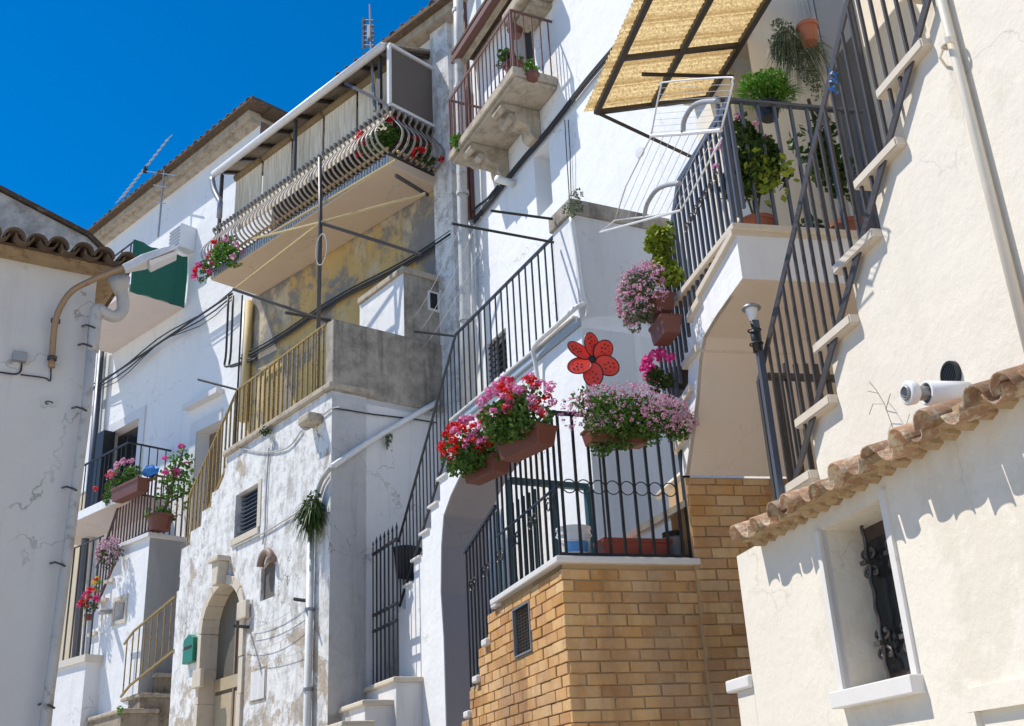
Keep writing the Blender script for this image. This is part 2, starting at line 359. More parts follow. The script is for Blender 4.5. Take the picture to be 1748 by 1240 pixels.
def interp(poly, u):
    poly = sorted(poly)
    if u <= poly[0][0]: a, b = poly[0], poly[1]
    elif u >= poly[-1][0]: a, b = poly[-2], poly[-1]
    else:
        for a, b in zip(poly, poly[1:]):
            if a[0] <= u <= b[0]: break
    t = (u-a[0])/(b[0]-a[0]+1e-9); return lerp(a[1], b[1], t)
def railing(parent, fr, top, bot, n, mat, w=.014, rw=.03, rh=.02, o=0, kind='box', uz=False, posts=(), bottom_rail=True, top_rail=True, u0=None, u1=None, name='baluster', spike=0):
    T = top if uz else fr.qs(top, o); Bt = bot if uz else fr.qs(bot, o)
    T = sorted(T); Bt = sorted(Bt); a = T[0][0] if u0 is None else u0; b = T[-1][0] if u1 is None else u1
    if top_rail:
        for p, q in zip(T, T[1:]): rod('top_rail', fr.P(*p, o), fr.P(*q, o), rw, mat, parent, rh, side=fr.n)
    if bottom_rail:
        for p, q in zip(Bt, Bt[1:]): rod('bottom_rail', fr.P(*p, o), fr.P(*q, o), rw, mat, parent, rh, side=fr.n)
    for i in range(n):
        u = lerp(a, b, (i+.5)/n); rod(name, fr.P(u, interp(Bt, u), o), fr.P(u, interp(T, u)+spike, o), w, mat, parent, kind=kind, side=fr.n)
    for u in posts: rod('post', fr.P(u, interp(Bt, u), o), fr.P(u, interp(T, u), o), w*2, mat, parent, side=fr.n)
def arc3(p, q, sag, n=10): return [p.lerp(q, i/n)+Vector((0, 0, -sag*4*(i/n)*(1-i/n))) for i in range(n+1)]
def pathpts(pts, n=6):
    """Catmull-Rom through 3D points"""
    out = []; P = [pts[0]]+list(pts)+[pts[-1]]
    for i in range(1, len(P)-2):
        for k in range(n):
            t = k/n; a, b, c, d = P[i-1], P[i], P[i+1], P[i+2]
            out.append(.5*((2*b)+(c-a)*t+(2*a-5*b+4*c-d)*t*t+(3*b-a-3*c+d)*t**3))
    out.append(pts[-1]); return out
def cyl(fr_n, name, mat, parent, pts, r, **k): return MB().tube(pts, r, 10).build(name, mat, parent, smooth=True, **k)

# ------------------------------------------------------------------ plants
def rnd_unit():
    while True:
        v = Vector((random.uniform(-1, 1), random.uniform(-1, 1), random.uniform(-1, 1)))
        if .05 < v.length < 1: return v.normalized()
def leaves(mb, c, rx, ry, rz, n, size, fr=None, shape='blob', droop=0, elong=1.0, clumps=10):
    X = fr.U if fr else Vector((1, 0, 0)); Y = fr.n if fr else Vector((0, 1, 0)); Zv = Vector((0, 0, 1))
    cl = []
    for i in range(clumps):
        d = rnd_unit()*random.uniform(.35, .8); cl.append((d, random.uniform(.35, .55)))
    for i in range(n):
        d, r = random.choice(cl); p = d+rnd_unit()*r*random.uniform(.5, 1)**.5
        P = c+X*p.x*rx+Y*p.y*ry+Zv*(p.z*rz-droop*(p.x**2+p.y**2))
        nn = (rnd_unit()+p*.6+Vector((0, 0, .35))).normalized(); t = nn.orthogonal().normalized(); t = (Matrix.Rotation(random.uniform(0, 6.28), 3, nn) @ t)
        b = nn.cross(t); s = size*random.uniform(.6, 1.2); k = len(mb.v)
        mb.v += [P-t*s*.5*elong, P+b*s*.36-nn*s*.06, P+t*s*.5*elong-nn*s*.12, P-b*s*.36-nn*s*.06, P+nn*s*.06]
        mb.f += [[k, k+1, k+4], [k+1, k+2, k+4], [k+2, k+3, k+4], [k+3, k, k+4]]
def strands(mb, c, rx, ry, rz, n, L, w, fr, up=.3, fall=1.0):
    X, Y = fr.U, fr.n
    for i in range(n):
        d = rnd_unit(); P = c+X*d.x*rx+Y*d.y*ry+Vector((0, 0, d.z*rz)); v = (X*d.x+Y*d.y*1+Vector((0, 0, up+d.z*.5)))*random.uniform(.5, 1); k0 = None
        L1 = L*random.uniform(.5, 1.1); side = v.cross(Vector((0, 0, 1)))+rnd_unit()*.3; side.normalize()
        for j in range(4):
            t = j/3; Q = P+v*L1*t+Vector((0, 0, -fall*L1*t*t)); ww = w*(1-t*.85)
            k = len(mb.v); mb.v += [Q-side*ww/2, Q+side*ww/2]
            if j: mb.f.append([k-2, k-1, k+1, k])
def blossoms(mb, centers, r, n=14, ps=.5):
    for c in centers:
        rr = r*random.uniform(.7, 1.15)
        for i in range(n):
            d = rnd_unit(); d.z = abs(d.z)*.8+.1*random.random() if random.random() < .7 else d.z; d.normalize()
            P = c+d*rr*random.uniform(.6, 1); t = d.orthogonal().normalized(); t = Matrix.Rotation(random.uniform(0, 6.28), 3, d) @ t; b = d.cross(t); s = rr*ps*random.uniform(.7, 1.2)
            k = len(mb.v); mb.v += [P-t*s*.8, P+b*s*.7+d*s*.2, P+t*s*.8, P-b*s*.7+d*s*.2]; mb.f.append([k, k+1, k+2, k+3])
def surfpts(c, rx, ry, rz, n, fr, zmin=-.4, front=True, umin=-1, umax=1):
    out = []
    while len(out) < n:
        d = rnd_unit()
        if d.z < zmin or (front and d.y < -.35) or d.x < umin or d.x > umax: continue
        out.append(c+fr.U*d.x*rx*random.uniform(.8, 1.05)+fr.n*d.y*ry+Vector((0, 0, d.z*rz*random.uniform(.8, 1.08))))
    return out
def trough(parent, fr, cu, cz, o, L, w, h, mat='terra', tilt=0):
    """long planter with flared sides and rim, along fr.U"""
    m = MB(); c = fr.P(cu, cz, o); X = (fr.U*cos(tilt)+Vector((0, 0, sin(tilt)))); Zv = X.cross(-fr.n)*1.0
    if Zv.z < 0: Zv = -Zv
    Y = fr.n
    rings = [(L*.45, w*.36, 0), (L*.485, w*.44, h*.8), (L*.5, w*.5, h*.82), (L*.5, w*.5, h), (L*.47, w*.42, h), (L*.46, w*.4, h*.85)]
    k = 0
    for a, b, z in rings:
        for sx, sy in ((-1, -1), (1, -1), (1, 1), (-1, 1)): m.v.append(c+X*sx*a+Y*sy*b+Zv*z)
    for i in range(len(rings)-1):
        for j in range(4): m.f.append([i*4+j, i*4+(j+1) % 4, i*4+4+(j+1) % 4, i*4+4+j])
    m.f.append([3, 2, 1, 0]); s_ = len(rings)*4-4; m.f.append([s_, s_+1, s_+2, s_+3])
    return m.build('planter_box', mat, parent, bevel=.003)
def pot(parent, c, r, h, mat='terra_o', name='pot'):
    return MB().lathe(c, [(0.001, 0), (r*.68, 0), (r*.9, h*.82), (r*.98, h*.82), (r, h), (r*.9, h), (r*.86, h*.88), (.001, h*.86)], 22).build(name, mat, parent, smooth=False)

# ------------------------------------------------------------------ frames of this street
R, K, E_, D, B = -12.945, -18.32, -26.54, -38.40, -46.67
RU = Fr(R+180, 2.25); RL = Fr(R+180, 1.86); RB = Fr(R+180, 3.62)
LF = Fr.thr(R+90, RU.W((1290, 600))); LCORN = LF.W((1255, 385))
A2 = Fr(R+180, 0); A2.d = -((LCORN-EYE).dot(A2.n))
BF2 = Fr.thr(R+90, A2.W((1170, 812)))
BF = Fr.thr(K+90, BF2.W((1183, 962), -.03)); KC = BF.W((960, 1000)); BK = Fr.thr(K+180, KC)
A3 = Fr(R+180, 3.1)
E0 = Fr(E_+180, 4.5); EF = Fr.thr(E_+90, E0.W((985, 480))); EU = Fr(E_+180, 5.59); EB = Fr(E_+180, 4.98)
D0 = Fr(D+180, 6.2); DF = Fr.thr(D+90, D0.W((567, 665)))
B0 = Fr(B+180, 8.6); BW = Fr(B+180, 9.56); BE = Fr.thr(B+90, B0.W((665, 285)))
W0 = Fr(B+180, 9.62)
F0 = Fr(56, 7.0)
GZ = -1.75   # wall foot relative to the eye

# ------------------------------------------------------------------ ground: one sheet climbing gently up the street
bm = bmesh.new(); n = 60; vs = {}
def ghz(x, y):
    s = (-.45*x+.89*y); t = max(0, min(1, (s-4)/24)); return 2.4*t*t*(3-2*t)
for i in range(n+1):
    for j in range(n+1):
        a = (i/n*2-1); b = (j/n*2-1); x = 400*a*abs(a)**1.6; y = 400*b*abs(b)**1.6+8
        vs[i, j] = bm.verts.new((x, y, ghz(x, y)-.02))
for i in range(n):
    for j in range(n): bm.faces.new((vs[i, j], vs[i+1, j], vs[i+1, j+1], vs[i, j+1]))
me = bpy.data.meshes.new('ground'); bm.to_mesh(me); bm.free()
MT['lining'] = stucco('arch_shade_grey', (.36, .33, .345), var=.05, dirt_lo=.66, streak=.15)  # darker grey that carries the shade inside the arch
MT['wornstep'] = stucco('worn_step_stone', (.34, .28, .21), var=.2, dirt=(.09, .07, .05), dirt_lo=.45, dirt_hi=.65, streak=.7, lump=.03)
MT['paving'] = stucco('stone_paving', (.55, .50, .42), var=.15, dirt_lo=.55, bs=8, bstr=.6, bdist=.02)
me.materials.append(MT['paving']); o = bpy.data.objects.new('ground', me); COL.objects.link(o); o['kind'] = 'structure'

# ================================================================== RIGHT: cream house with outside stairs
house = thing('cream_house', 'cream stuccoed house with a barred window under a tiled eave', 'house', RL.P(-3, GZ, -.2))
# lower wall with deep window opening
lw = RL.qs([(1238, 955), (1262, 985), (1276, 1150)])
win = RL.qs([(1402, 903), (1511, 850), (1556, 1151), (1444, 1182)])
ul = lw[1][0]; ztop = RL.q((1490, 838))[1]
wu0, wu1 = (win[0][0]+win[3][0])/2, (win[1][0]+win[2][0])/2; wz0, wz1 = (win[3][1]+win[2][1])/2, (win[0][1]+win[1][1])/2
UR = 1.8
MB().prism(RL, [(ul, GZ), (UR, GZ), (UR, ztop+.035), (ul, ztop+.035)], -.39, 0, [[(wu0, wz0), (wu1, wz0), (wu1, wz1), (wu0, wz1)]]).build('lower_wall', 'cream', house)
wf = MB(); t = .028

wn = MB().box(RL, wu0, wu1, wz0, wz1, -.20, -.155).build('window', 'darkwood', house)
MB().box(RL, wu0-t, wu0, wz0, wz1+.0, -.02, .012).build('frame', 'marble_w', wn); MB().box(RL, wu1, wu1+t*1.1, wz0, wz1+.02, -.02, .012).build('frame', 'marble_w', wn)
MB().box(RL, wu0-t-.01, wu1+t+.015, wz0-.055, wz0-.001, -.03, .045).build('sill', 'marble_w', wn, bevel=.004)
for a, b in ((.04, .49), (.53, .97)):
    MB().box(RL, lerp(wu0, wu1, a), lerp(wu0, wu1, b), wz0+.05, wz1-.05, -.155, -.150).build('pane', 'glass', wn)
gub = RL.q((1493, 1020), -.12)[0]
for u in (gub, gub+.16):
    gr = MB(); pts = []   # a twisted bar
    for i in range(60):
        z = lerp(wz0, wz1, i/59); a = z*70; pts.append(RL.P(u+.0025*cos(a), z, -.12+.0025*sin(a)))
    gr.tube(pts, .007, 6)
    gr.build('window_bar', 'bronze', wn, smooth=True)
for u in (gub, gub+.16):
    for fz in (.26, .76):
        zc = lerp(wz0, wz1, fz)
        for sx in (-1, 1):
            for sz in (-1, 1):
                pts = [RL.P(u+sx*(.012+.03*(1-k/16)*sin(k/16*7)+.028*k/16), zc+sz*(.012+.028*(k/16)+.03*(1-k/16)*(1-cos(k/16*7))*.6), -.125) for k in range(17)]
                MB().tube(pts, .0055, 5).build('scroll', 'bronze', wn, smooth=True)
        MB().bar(RL.P(u-.02, zc, -.105), RL.P(u+.02, zc, -.105), .014).build('collar', 'bronze', wn)
# lower panel framing at far right bottom
pn = RL.qs([(1672, 1215), (1748, 1195)])
fr_ = MB(); u0 = pn[0][0]; z0 = pn[0][1]
fr_.box(RL, u0-.03, UR-.5, z0+.0, z0+.06, -.01, .02); fr_.box(RL, u0-.03, u0+.005, GZ, z0-.001, -.01, .02)
fr_.build('door_frame', 'cream', house)
# upper wall with stair profile
NO = RU.qs([(1522, 147), (1480, 300), (1442, 450), (1410, 588), (1379, 714)])
run = (NO[0][0]-NO[4][0])/4; rise = (NO[0][1]-NO[4][1])/4; un, zn = NO[2]
steps = [(un+k*run, zn+k*rise) for k in range(3, -6, -1)]   # top to bottom
poly = []
poly = [(steps[0][0]+.03, 5.5)]
for (u, z) in steps:
    if z > ztop-.3: poly += [(u+.03, z-.03), (u+.03, z-rise-.03), (u-run+.03, z-rise-.03)]
poly = poly[:-1]
uw = poly[-1][0]; poly += [(poly[-1][0], GZ), (UR, GZ), (UR, 5.5)]
MB().prism(RU, poly, -1.3, 0).build('upper_wall', 'cream', house)
ub = RB.q((1392, 60))[0]
MB().box(RB, ub, UR, .2, 7.5, -.25, 0).build('rear_wall', 'cream', house)
dq = RB.qs([(1408, 20), (1437, 5), (1500, 390), (1476, 390)])
MB().box(RB, dq[0][0]-.03, dq[1][0]+.12, 1.6, dq[1][1]+.4, .002, .06).build('shutter_door', 'slate', house, bevel=.006)
# small tiled roof between lower and upper wall
rt = thing('tiled_eave', 'row of curved clay roof tiles running above the barred window', 'roof', RL.P(-2.5, ztop, .1))
u_l = RL.q((1232, 955), .16)[0]; tp = .172; nt_ = 12
sl = .30
MB().prism(Fr(R+90, 0), [(0, 0), (1, 0), (1, 1)], 0, 1) if False else None
def tile_mesh(r0, r1, L, th, up=True, seg=9):
    v = []; f = []
    for k, (y, r) in enumerate(((0, r0), (L, r1))):
        for ring in (r, r-th):
            for i in range(seg+1):
                a = pi*i/seg; zz = ring*sin(a)*(1 if up else -1); v.append((ring*cos(a), y, zz))
    n1 = seg+1
    for i in range(seg):
        f += [(i, i+1, 2*n1+i+1, 2*n1+i), (n1+i+1, n1+i, 3*n1+i, 3*n1+i+1), (i+1, i, n1+i, n1+i+1)]
    f += [(0, n1, 3*n1, 2*n1), (seg, 2*n1+seg, 3*n1+seg, n1+seg)]
    me = bpy.data.meshes.new('clay_tile'); me.from_pydata(v, [], f); bm = bmesh.new(); bm.from_mesh(me)
    bmesh.ops.recalc_face_normals(bm, faces=bm.faces); bm.to_mesh(me); bm.free()
    for p in me.polygons: p.use_smooth = True
    return me
tm_up = tile_mesh(.047, .038, .50, .0075); tm_up.materials.append(MT['tile']); tm_dn = tile_mesh(.042, .048, .50, .0075, False); tm_dn.materials.append(MT['tile'])
def put_tile(me, fr, u, z, o, parent, slope, jit=.01, scale=1):
    d = (-fr.n*cos(slope)+Vector((0, 0, sin(slope)))).normalized(); x = fr.U*1.0; zz = x.cross(d)
    if zz.z < 0: x = -x; zz = x.cross(d)
    a = random.uniform(-.035, .035); x2 = x*cos(a)+d*sin(a); d2 = d*cos(a)-x*sin(a)
    Rm = Matrix((x2*scale, d2*scale, zz*scale)).transposed()
    return link('tile', me, fr.P(u+random.uniform(-jit, jit), z+random.uniform(-jit, jit)*.5, o+random.uniform(-jit, jit)), parent, Rm)
for i in range(nt_):
    u = u_l+.07+i*tp
    put_tile(tm_up, RL, u, ztop+.048-.004*i, .13, rt, sl, .02); put_tile(tm_dn, RL, u+tp/2, ztop+.070-.004*i, .125, rt, sl, .012)
ut = u_l+.07+nt_*tp
MB().box(RL, ut-.02, UR, ztop+.0, ztop+.035, -.38, .13).build('flat_tile', 'tile', rt, bevel=.006)
MB().prism(RL, [(u_l+.04, ztop+.035), (UR, ztop+.035), (UR, ztop+.062), (u_l+.04, ztop+.062)], -.385, .085).build('bedding', 'mud', rt)
bd = MB()
for i in range(nt_*2):
    u = u_l+.07+i*tp/2; bd.lathe(RL.P(u, ztop+.048, -.0), [(.001, -.03), (.035, -.01), (.04, .04), (.001, .07)], 7, ax=RL.n+Vector((0, 0, .1)))
bd.build('mortar_plug', 'mud', rt)
# twig
m = MB(); b0_ = RU.q((1523, 730), .02)
for a in ([(1525, 733), (1510, 690), (1495, 665), (1484, 652)], [(1508, 690), (1490, 690), (1484, 708)], [(1512, 700), (1520, 672)], [(1500, 672), (1482, 668)]):
    m.tube([RU.W(p, .05) for p in a], .0012, 4)
tw = m.build('dry_twig', 'stem', label='dry bare twig sprouting above the tiled eave', cat='twig')
# stairs: marble treads
st = thing('outside_staircase', 'outside staircase of marble treads climbing the cream house wall', 'staircase', RU.P(uw, GZ, 0))
trm = None
for (u, z) in steps:
    if z < ztop-.3: continue
    c = RU.P(u+run/2, z-.02, -.62)
    if trm is None:
        bm = bmesh.new(); bmesh.ops.create_cube(bm, size=1); bmesh.ops.scale(bm, vec=(run+.06, 1.33, .044), verts=bm.verts)
        bmesh.ops.bevel(bm, geom=bm.edges[:], offset=.006, segments=2, affect='EDGES'); trm = bpy.data.meshes.new('tread'); bm.to_mesh(trm); bm.free(); trm.materials.append(MT['marble'])
    link('tread', trm, c, st, Matrix((RU.U, -RU.n, Vector((0, 0, 1)))).transposed())
# stair railing (dark flat bars)
rl = thing('stair_railing', 'dark flat bar railing rising beside the marble treads', 'railing', RU.P(uw, zn-1.5, .02))
TT = RU.qs([(1448, 0), (1296, 650)], .03); BB = RU.qs([(1584, 0), (1345, 868)], .03)
sT = (TT[0][1]-TT[1][1])/(TT[0][0]-TT[1][0]); T2 = [TT[1], (TT[0][0]+.9, TT[0][1]+.9*sT)]; sB = (BB[0][1]-BB[1][1])/(BB[0][0]-BB[1][0]); B2 = [BB[1], (BB[0][0]+.7, BB[0][1]+.7*sB)]
uA = T2[0][0]
railing(rl, RU, T2, B2, 25, 'bronze', w=.012, rw=.010, rh=.034, o=.03, uz=True, u0=uA+.03, u1=uA+.03+25*.075)
pt = RU.q((1285, 552), .06); pb = RU.q((1338, 880), .06)
rod('post', RU.P(pb[0], pb[1]-.3, .06), RU.P(pb[0], pt[1], .06), .028, 'slate', rl, side=RU.n)
rod('post', RU.P(uA+.005, pb[1]-.3, .03), RU.P(uA+.005, T2[0][1], .03), .026, 'bronze', rl, side=RU.n)
# gate across the stair foot
gt = thing('stair_gate', 'dark barred gate across the foot of the marble stairs', 'gate', RU.P(uA, zn-1.5, -.2))
GF = Fr.thr(R+90, RU.P(uA+.03, 0, 0)); g0 = GF.q((1309, 643)); g1 = GF.q((1440, 664)); gb = GF.q((1340, 880))[1]-.2
rod('top_rail', GF.P(g0[0], g0[1]), GF.P(g1[0], g0[1]), .03, 'bronze', gt, .03, side=GF.n)
for i in range(7):
    u = lerp(g0[0]+.05, g1[0]-.02, i/6); rod('baluster', GF.P(u, gb), GF.P(u, g0[1]+(.07 if i else 0)), .02, 'bronze', gt, side=GF.n)
rod('bottom_rail', GF.P(g0[0], gb+.05), GF.P(g1[0], gb+.05), .03, 'bronze', gt, .03, side=GF.n)
# solar lamp clipped to the post
sl_ = thing('solar_lamp', 'small solar garden lamp with round cap tied to the dark post', 'lamp', RU.P(pb[0], pt[1]-.2, .06))
lp = RU.P(pb[0], pt[1], .07)
MB().lathe(lp+Vector((0, 0, -.16)), [(.001, 0), (.02, .0), (.022, .1), (.013, .11), (.013, .16), (.001, .16)], 14).build('stake', 'black', sl_, smooth=True)
MB().lathe(lp, [(.012, 0), (.016, .01), (.028, .05), (.03, .062)], 16).build('lens', 'plasticw', sl_, smooth=True)
MB().lathe(lp+Vector((0, 0, .06)), [(.001, 0), (.045, 0), (.047, .006), (.03, .022), (.001, .03)], 20).build('cap', 'grey', sl_, smooth=True)
for dz in (-.05, -.12): MB().tube([lp+Vector((0, 0, dz))+Vector((cos(a)*.03, sin(a)*.03, 0)) for a in [i*pi/6 for i in range(13)]], .004, 5).build('cable_tie', 'black', sl_)
# downpipe of cream house
dp = thing('cream_downpipe', 'cream painted downpipe running down the wall beside the treads', 'downpipe', RU.W((1700, 330), .05))
a = RU.q((1607, 0), .025); b = RU.q((1745, 485), .025)
cyl(0, 'pipe', 'pipec', dp, [RU.P(a[0], a[1]+1.5, .025), RU.P(a[0], b[1]-.9, .025)], .017)
for px in ((1634, 55),):
    q = RU.q(px, .045)
    MB().lathe(RU.P(a[0], q[1], .045), [(.018, -.012), (.024, -.012), (.024, .012), (.018, .012)], 14).build('pipe_clamp', 'pipec', dp)
    MB().tube([RU.P(a[0]-.02, q[1], .045), RU.P(a[0]-.07, q[1]-.005, .03), RU.P(a[0]-.085, q[1]-.03, .0)], .005, 6).build('bracket', 'pipec', dp)
# boiler flue and vent grille
fl = thing('boiler_flue', 'white boiler flue pipe with steel end poking out above the tiles', 'flue pipe', RU.W((1640, 668), .1))
q = RU.q((1650, 672), 0); c0 = RU.P(q[0], q[1], -.02); ax = RU.n*1+Vector((0, 0, -.02)); ax.normalize()

MB().lathe(c0, [(.001, 0), (.042, 0), (.042, .17), (.035, .175), (.035, .165)], 24, ax=ax).build('outer_pipe', 'plasticw', fl, smooth=True)
MB().lathe(c0+ax*.16, [(.022, 0), (.025, .02), (.025, .09), (.02, .095), (.02, .02), (.001, .02)], 24, ax=ax).build('inner_pipe', 'grey', fl, smooth=True)
MB().lathe(c0+ax*.205, [(.0205, -.004), (.038, .01), (.042, .035), (.034, .042), (.023, .038)], 24, ax=ax).build('end_shield', 'plasticw', fl, smooth=True)
MB().lathe(c0+ax*.215, [(.001, 0), (.012, 0), (.012, .01), (.005, .014), (.001, .014)], 16, ax=ax).build('nozzle', 'dark', fl, smooth=True)
vg = thing('vent_grille', 'round black slatted vent grille just above the flue pipe', 'vent', RU.W((1622, 655), .01))
q = RU.q((1622, 641), .01); vc = RU.P(q[0], q[1], .0)
MB().lathe(vc, [(.05, 0), (.05, .016), (.042, .016), (.042, .004), (.001, .004)], 26, ax=RU.n).build('ring', 'black', vg, smooth=False)
for i in range(-4, 5):
    h = (1-(i/5)**2)**.5*.042; rod('slat', vc+RU.n*.012+RU.U*(i*.009)-Vector((0, 0, h)), vc+RU.n*.012+RU.U*(i*.009)+Vector((0, 0, h)), .004, 'black', vg, side=RU.n)
# lower cream tread end on the left edge of the lower wall
q = RL.qs([(1234, 1172), (1276, 1157)], .03)
ls = thing('lower_step', 'pale step slab jutting from the left edge of the cream wall', 'step', RL.P(q[0][0], GZ, -.2))
MB().box(RL, q[0][0], ul-.002, q[0][1]-.03, q[0][1]+.02, -.45, .02).build('tread', 'marble_w', ls, bevel=.008)
MB().box(RL, q[0][0]+.07, ul-.002, GZ, q[0][1]-.031, -.45, -.0).build('riser_wall', 'cream', ls)

# ================================================================== landing, stair arch
ar = thing('stair_arch', 'cream vaulted arch carrying the upper landing and its potted plants', 'arch', A2.P(-4.5, 1.3, -.3))
ap = [(1256, 386), (1192, 497), (1190, 530), (1184, 545), (1184, 590), (1176, 612), (1176, 655), (1166, 672), (1166, 812)]
cv = [(1171, 812), (1178, 761), (1184, 720), (1189, 677), (1193, 616), (1201, 576), (1223, 539), (1247, 505), (1272, 472)]
outer = A2.qs(ap)+A2.qs(cv)
uc = A2.uof(LCORN); zc = LCORN.z-EYE.z; outer[0] = (uc, zc-.035); outer[-1] = (uc, outer[-1][1])
wid = RU.dist(LCORN)
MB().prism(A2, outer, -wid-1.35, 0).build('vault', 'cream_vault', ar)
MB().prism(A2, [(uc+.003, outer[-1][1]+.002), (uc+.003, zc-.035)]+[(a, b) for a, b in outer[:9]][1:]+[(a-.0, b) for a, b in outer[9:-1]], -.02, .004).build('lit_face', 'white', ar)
MB().box(LF, LF.uof(LCORN)+.002, LF.uof(LCORN)+1.4, outer[-1][1]+.001, zc-.036, -.04, .004).build('fascia', 'white', ar)
MB().box(LF, LF.uof(LCORN)-.03, LF.uof(LCORN)+1.4, zc-.035, zc, -.9, .03).build('landing_slab', 'marble', ar, bevel=.004)
for (p, q_) in (((1255, 385), (1190, 500)),):
    a = A2.q(p, .02); b = A2.q(q_, .02); MB().prism(A2, [(a[0]-.031, a[1]), (b[0], b[1]), (b[0], b[1]-.035), (a[0]-.031, a[1]-.035)], -.55, .03).build('edge_slab', 'marble', ar)
for (p, q_) in (((1190, 505), (1171, 540)), ((1187, 588), (1163, 620)), ((1176, 655), (1156, 688)), ((1166, 735), (1146, 765))):
    a = A2.q(p, .03); b = A2.q(q_, .03); MB().prism(A2, [(a[0], a[1]), (b[0], b[1]), (b[0], b[1]-.04), (a[0], a[1]-.04)], -.55, .03).build('tread', 'marble', ar)
# stair treads seen through the terrace railing
for (p, q_) in (((1167, 866), (1068, 921)), ((1168, 806), (1143, 832))):
    a = BF2.W(p, -.3); b = BF2.W(q_, -.3); MB().bar(a, b, .5, .035).build('tread', 'marble', ar)
# landing railings
r1 = thing('landing_railing', 'slate painted railing round the potted plants on the upper landing', 'railing', LCORN+Vector((0, 0, 0)))
tz = LF.q((1247, 168))[1]; ue = LF.q((1475, 190))[0]; ucl = LF.uof(LCORN)
railing(r1, LF, [(ucl, tz), (ue, tz)], [(ucl, zc+.01), (ue, zc+.01)], 9, 'slate', w=.016, rw=.035, rh=.016, o=-.02, uz=True, bottom_rail=False)
Tp = A2.qs([(1247, 168), (1158, 312), (1120, 575)], 0); Bp = A2.qs([(1256, 380), (1192, 492), (1160, 665)], 0)
railing(r1, A2, Tp, Bp, 21, 'slate', w=.017, rw=.016, rh=.04, o=0, uz=True, bottom_rail=False)
rod('post', A2.P(uc, zc, 0), A2.P(uc, tz, 0), .02, 'slate', r1, side=A2.n)
sc_ = MB()
for k in range(7):
    u = lerp(Tp[1][0] if Tp[1][0] < Tp[2][0] else Tp[1][0], uc, .1+.12*k) ; z = interp([Bp[0], Bp[1], Bp[2]], u)*.45+interp(Tp, u)*.55
    c = A2.P(u, z, .015); MB().tube([c+A2.U*(.03*cos(t_)*(1-t_/14))+Vector((0, 0, .035*sin(t_)*(1-t_/14))) for t_ in [i*.5 for i in range(20)]], .004, 4).build('scroll', 'bronze', r1)

# ================================================================== brick terrace
def bricks(parent, fr, spans, z0, z1, bl=.165, bh=.0595, o=0, ph=0, th=.05, jt=.0065):
    """spans(za, zb) -> list of (u0,u1) to fill in this course"""
    k = 0; z = z0
    while z+bh*.6 < z1:
        zt = min(z+bh, z1)
        for (a, b) in spans(z, zt):
            nb = int((b-a)/bl)+2; off = (k % 2)*bl*.5+random.uniform(-.02, .02)+ph; x = a-((a-off) % bl)
            while x < b-.012:
                xa, xb = max(a, x+jt/2), min(b, x+bl-jt/2)
                if xb-xa > .02:
                    e = random.uniform(-.0045, .0035); tl = random.uniform(-.012, .012); Rm = Matrix(((fr.U+Vector((0, 0, tl)))*(xb-xa-random.uniform(0, .005)), -fr.n*th, Vector((0, 0, 1))*(zt-z-jt+random.uniform(-.003, .0025)))).transposed()
                    link('brick', unit('brick', 'brick'), fr.P((xa+xb)/2, (z+zt)/2, o-th/2+e), parent, Rm)
                x += bl
        z += bh; k += 1
tc = thing('brick_terrace', 'tan brick terrace wall corner with a small grated vent', 'wall', BF.P(BF.uof(KC)+.5, GZ, -.3))
ku = BK.uof(KC); fu = BF.uof(KC)
lz = (KC-EYE).z  # not used for height
ledz = BK.q((956, 953))[1]
fe = BF.q((1245, 1100))[0]+.12
ZB = BF.q((1000, 1240))[1]-.22
MB().box(BF, fu+.010, fe, GZ, ledz-.03, -.5, -.010).build('front_core', 'mortar', tc)
kN = BK.qs([(845, 1028), (830, 1092), (814, 1155), (798, 1215)]); krun = (kN[0][0]-kN[3][0])/3; krise = (kN[0][1]-kN[3][1])/3
def kspan(za, zb):
    z = (za+zb)/2; u = kN[0][0]-.0
    k = max(0, math.ceil((kN[0][1]-.05-z)/krise)); return u+.06-k*krun
vq = BK.qs([(876, 1042), (904, 1030), (907, 1108), (881, 1122)]); vu0, vu1 = (vq[0][0]+vq[3][0])/2, (vq[1][0]+vq[2][0])/2; vz0, vz1 = (vq[2][1]+vq[3][1])/2, (vq[0][1]+vq[1][1])/2
def ks(za, zb):
    a = kspan(za, zb)+.01
    if zb > vz0-.01 and za < vz1+.01: return [(a, vu0-.012), (vu1+.012, ku)]
    return [(a, ku)]
def fs(za, zb): return [(fu+.006, fe)]
bricks(tc, BF, fs, ZB, ledz-.034)
bricks(tc, BK, ks, ZB, ledz-.034, bl=.165, ph=.06)
pk = [(ku-.012, GZ), (ku-.012, ledz-.03), (kN[0][0]+.06, ledz-.03)]
zz = kN[0][1]-.05; u = kN[0][0]+.06
for k in range(9): pk += [(u, zz), (u-krun, zz)]; u -= krun; zz -= krise
pk += [(u, GZ)]
vh = [(vu0, vz0), (vu1, vz0), (vu1, vz1), (vu0, vz1)]
MB().prism(BK, pk, -.35, -.010, [vh]).build('side_core', 'mortar', tc)
MB().box(BK, vu0, vu1, vz0, vz1, -.2, -.12).build('vent_back', 'dark', tc)
g = MB(); t = .008
for i in range(14): z = lerp(vz0, vz1, (i+.5)/14); g.bar(BK.P(vu0, z, -.012), BK.P(vu1, z, -.012), .004)
for i in range(6): u_ = lerp(vu0, vu1, (i+.5)/6); g.bar(BK.P(u_, vz0, -.012), BK.P(u_, vz1, -.012), .004)
gv = MB().box(BK, vu0-t, vu0, vz0-t, vz1+t, -.03, .008).box(BK, vu1, vu1+t, vz0-t, vz1+t, -.03, .008).box(BK, vu0, vu1, vz0-t, vz0, -.03, .008).box(BK, vu0, vu1, vz1, vz1+t, -.03, .008).build('vent_frame', 'grey', tc)
g.build('grating', 'black', gv)
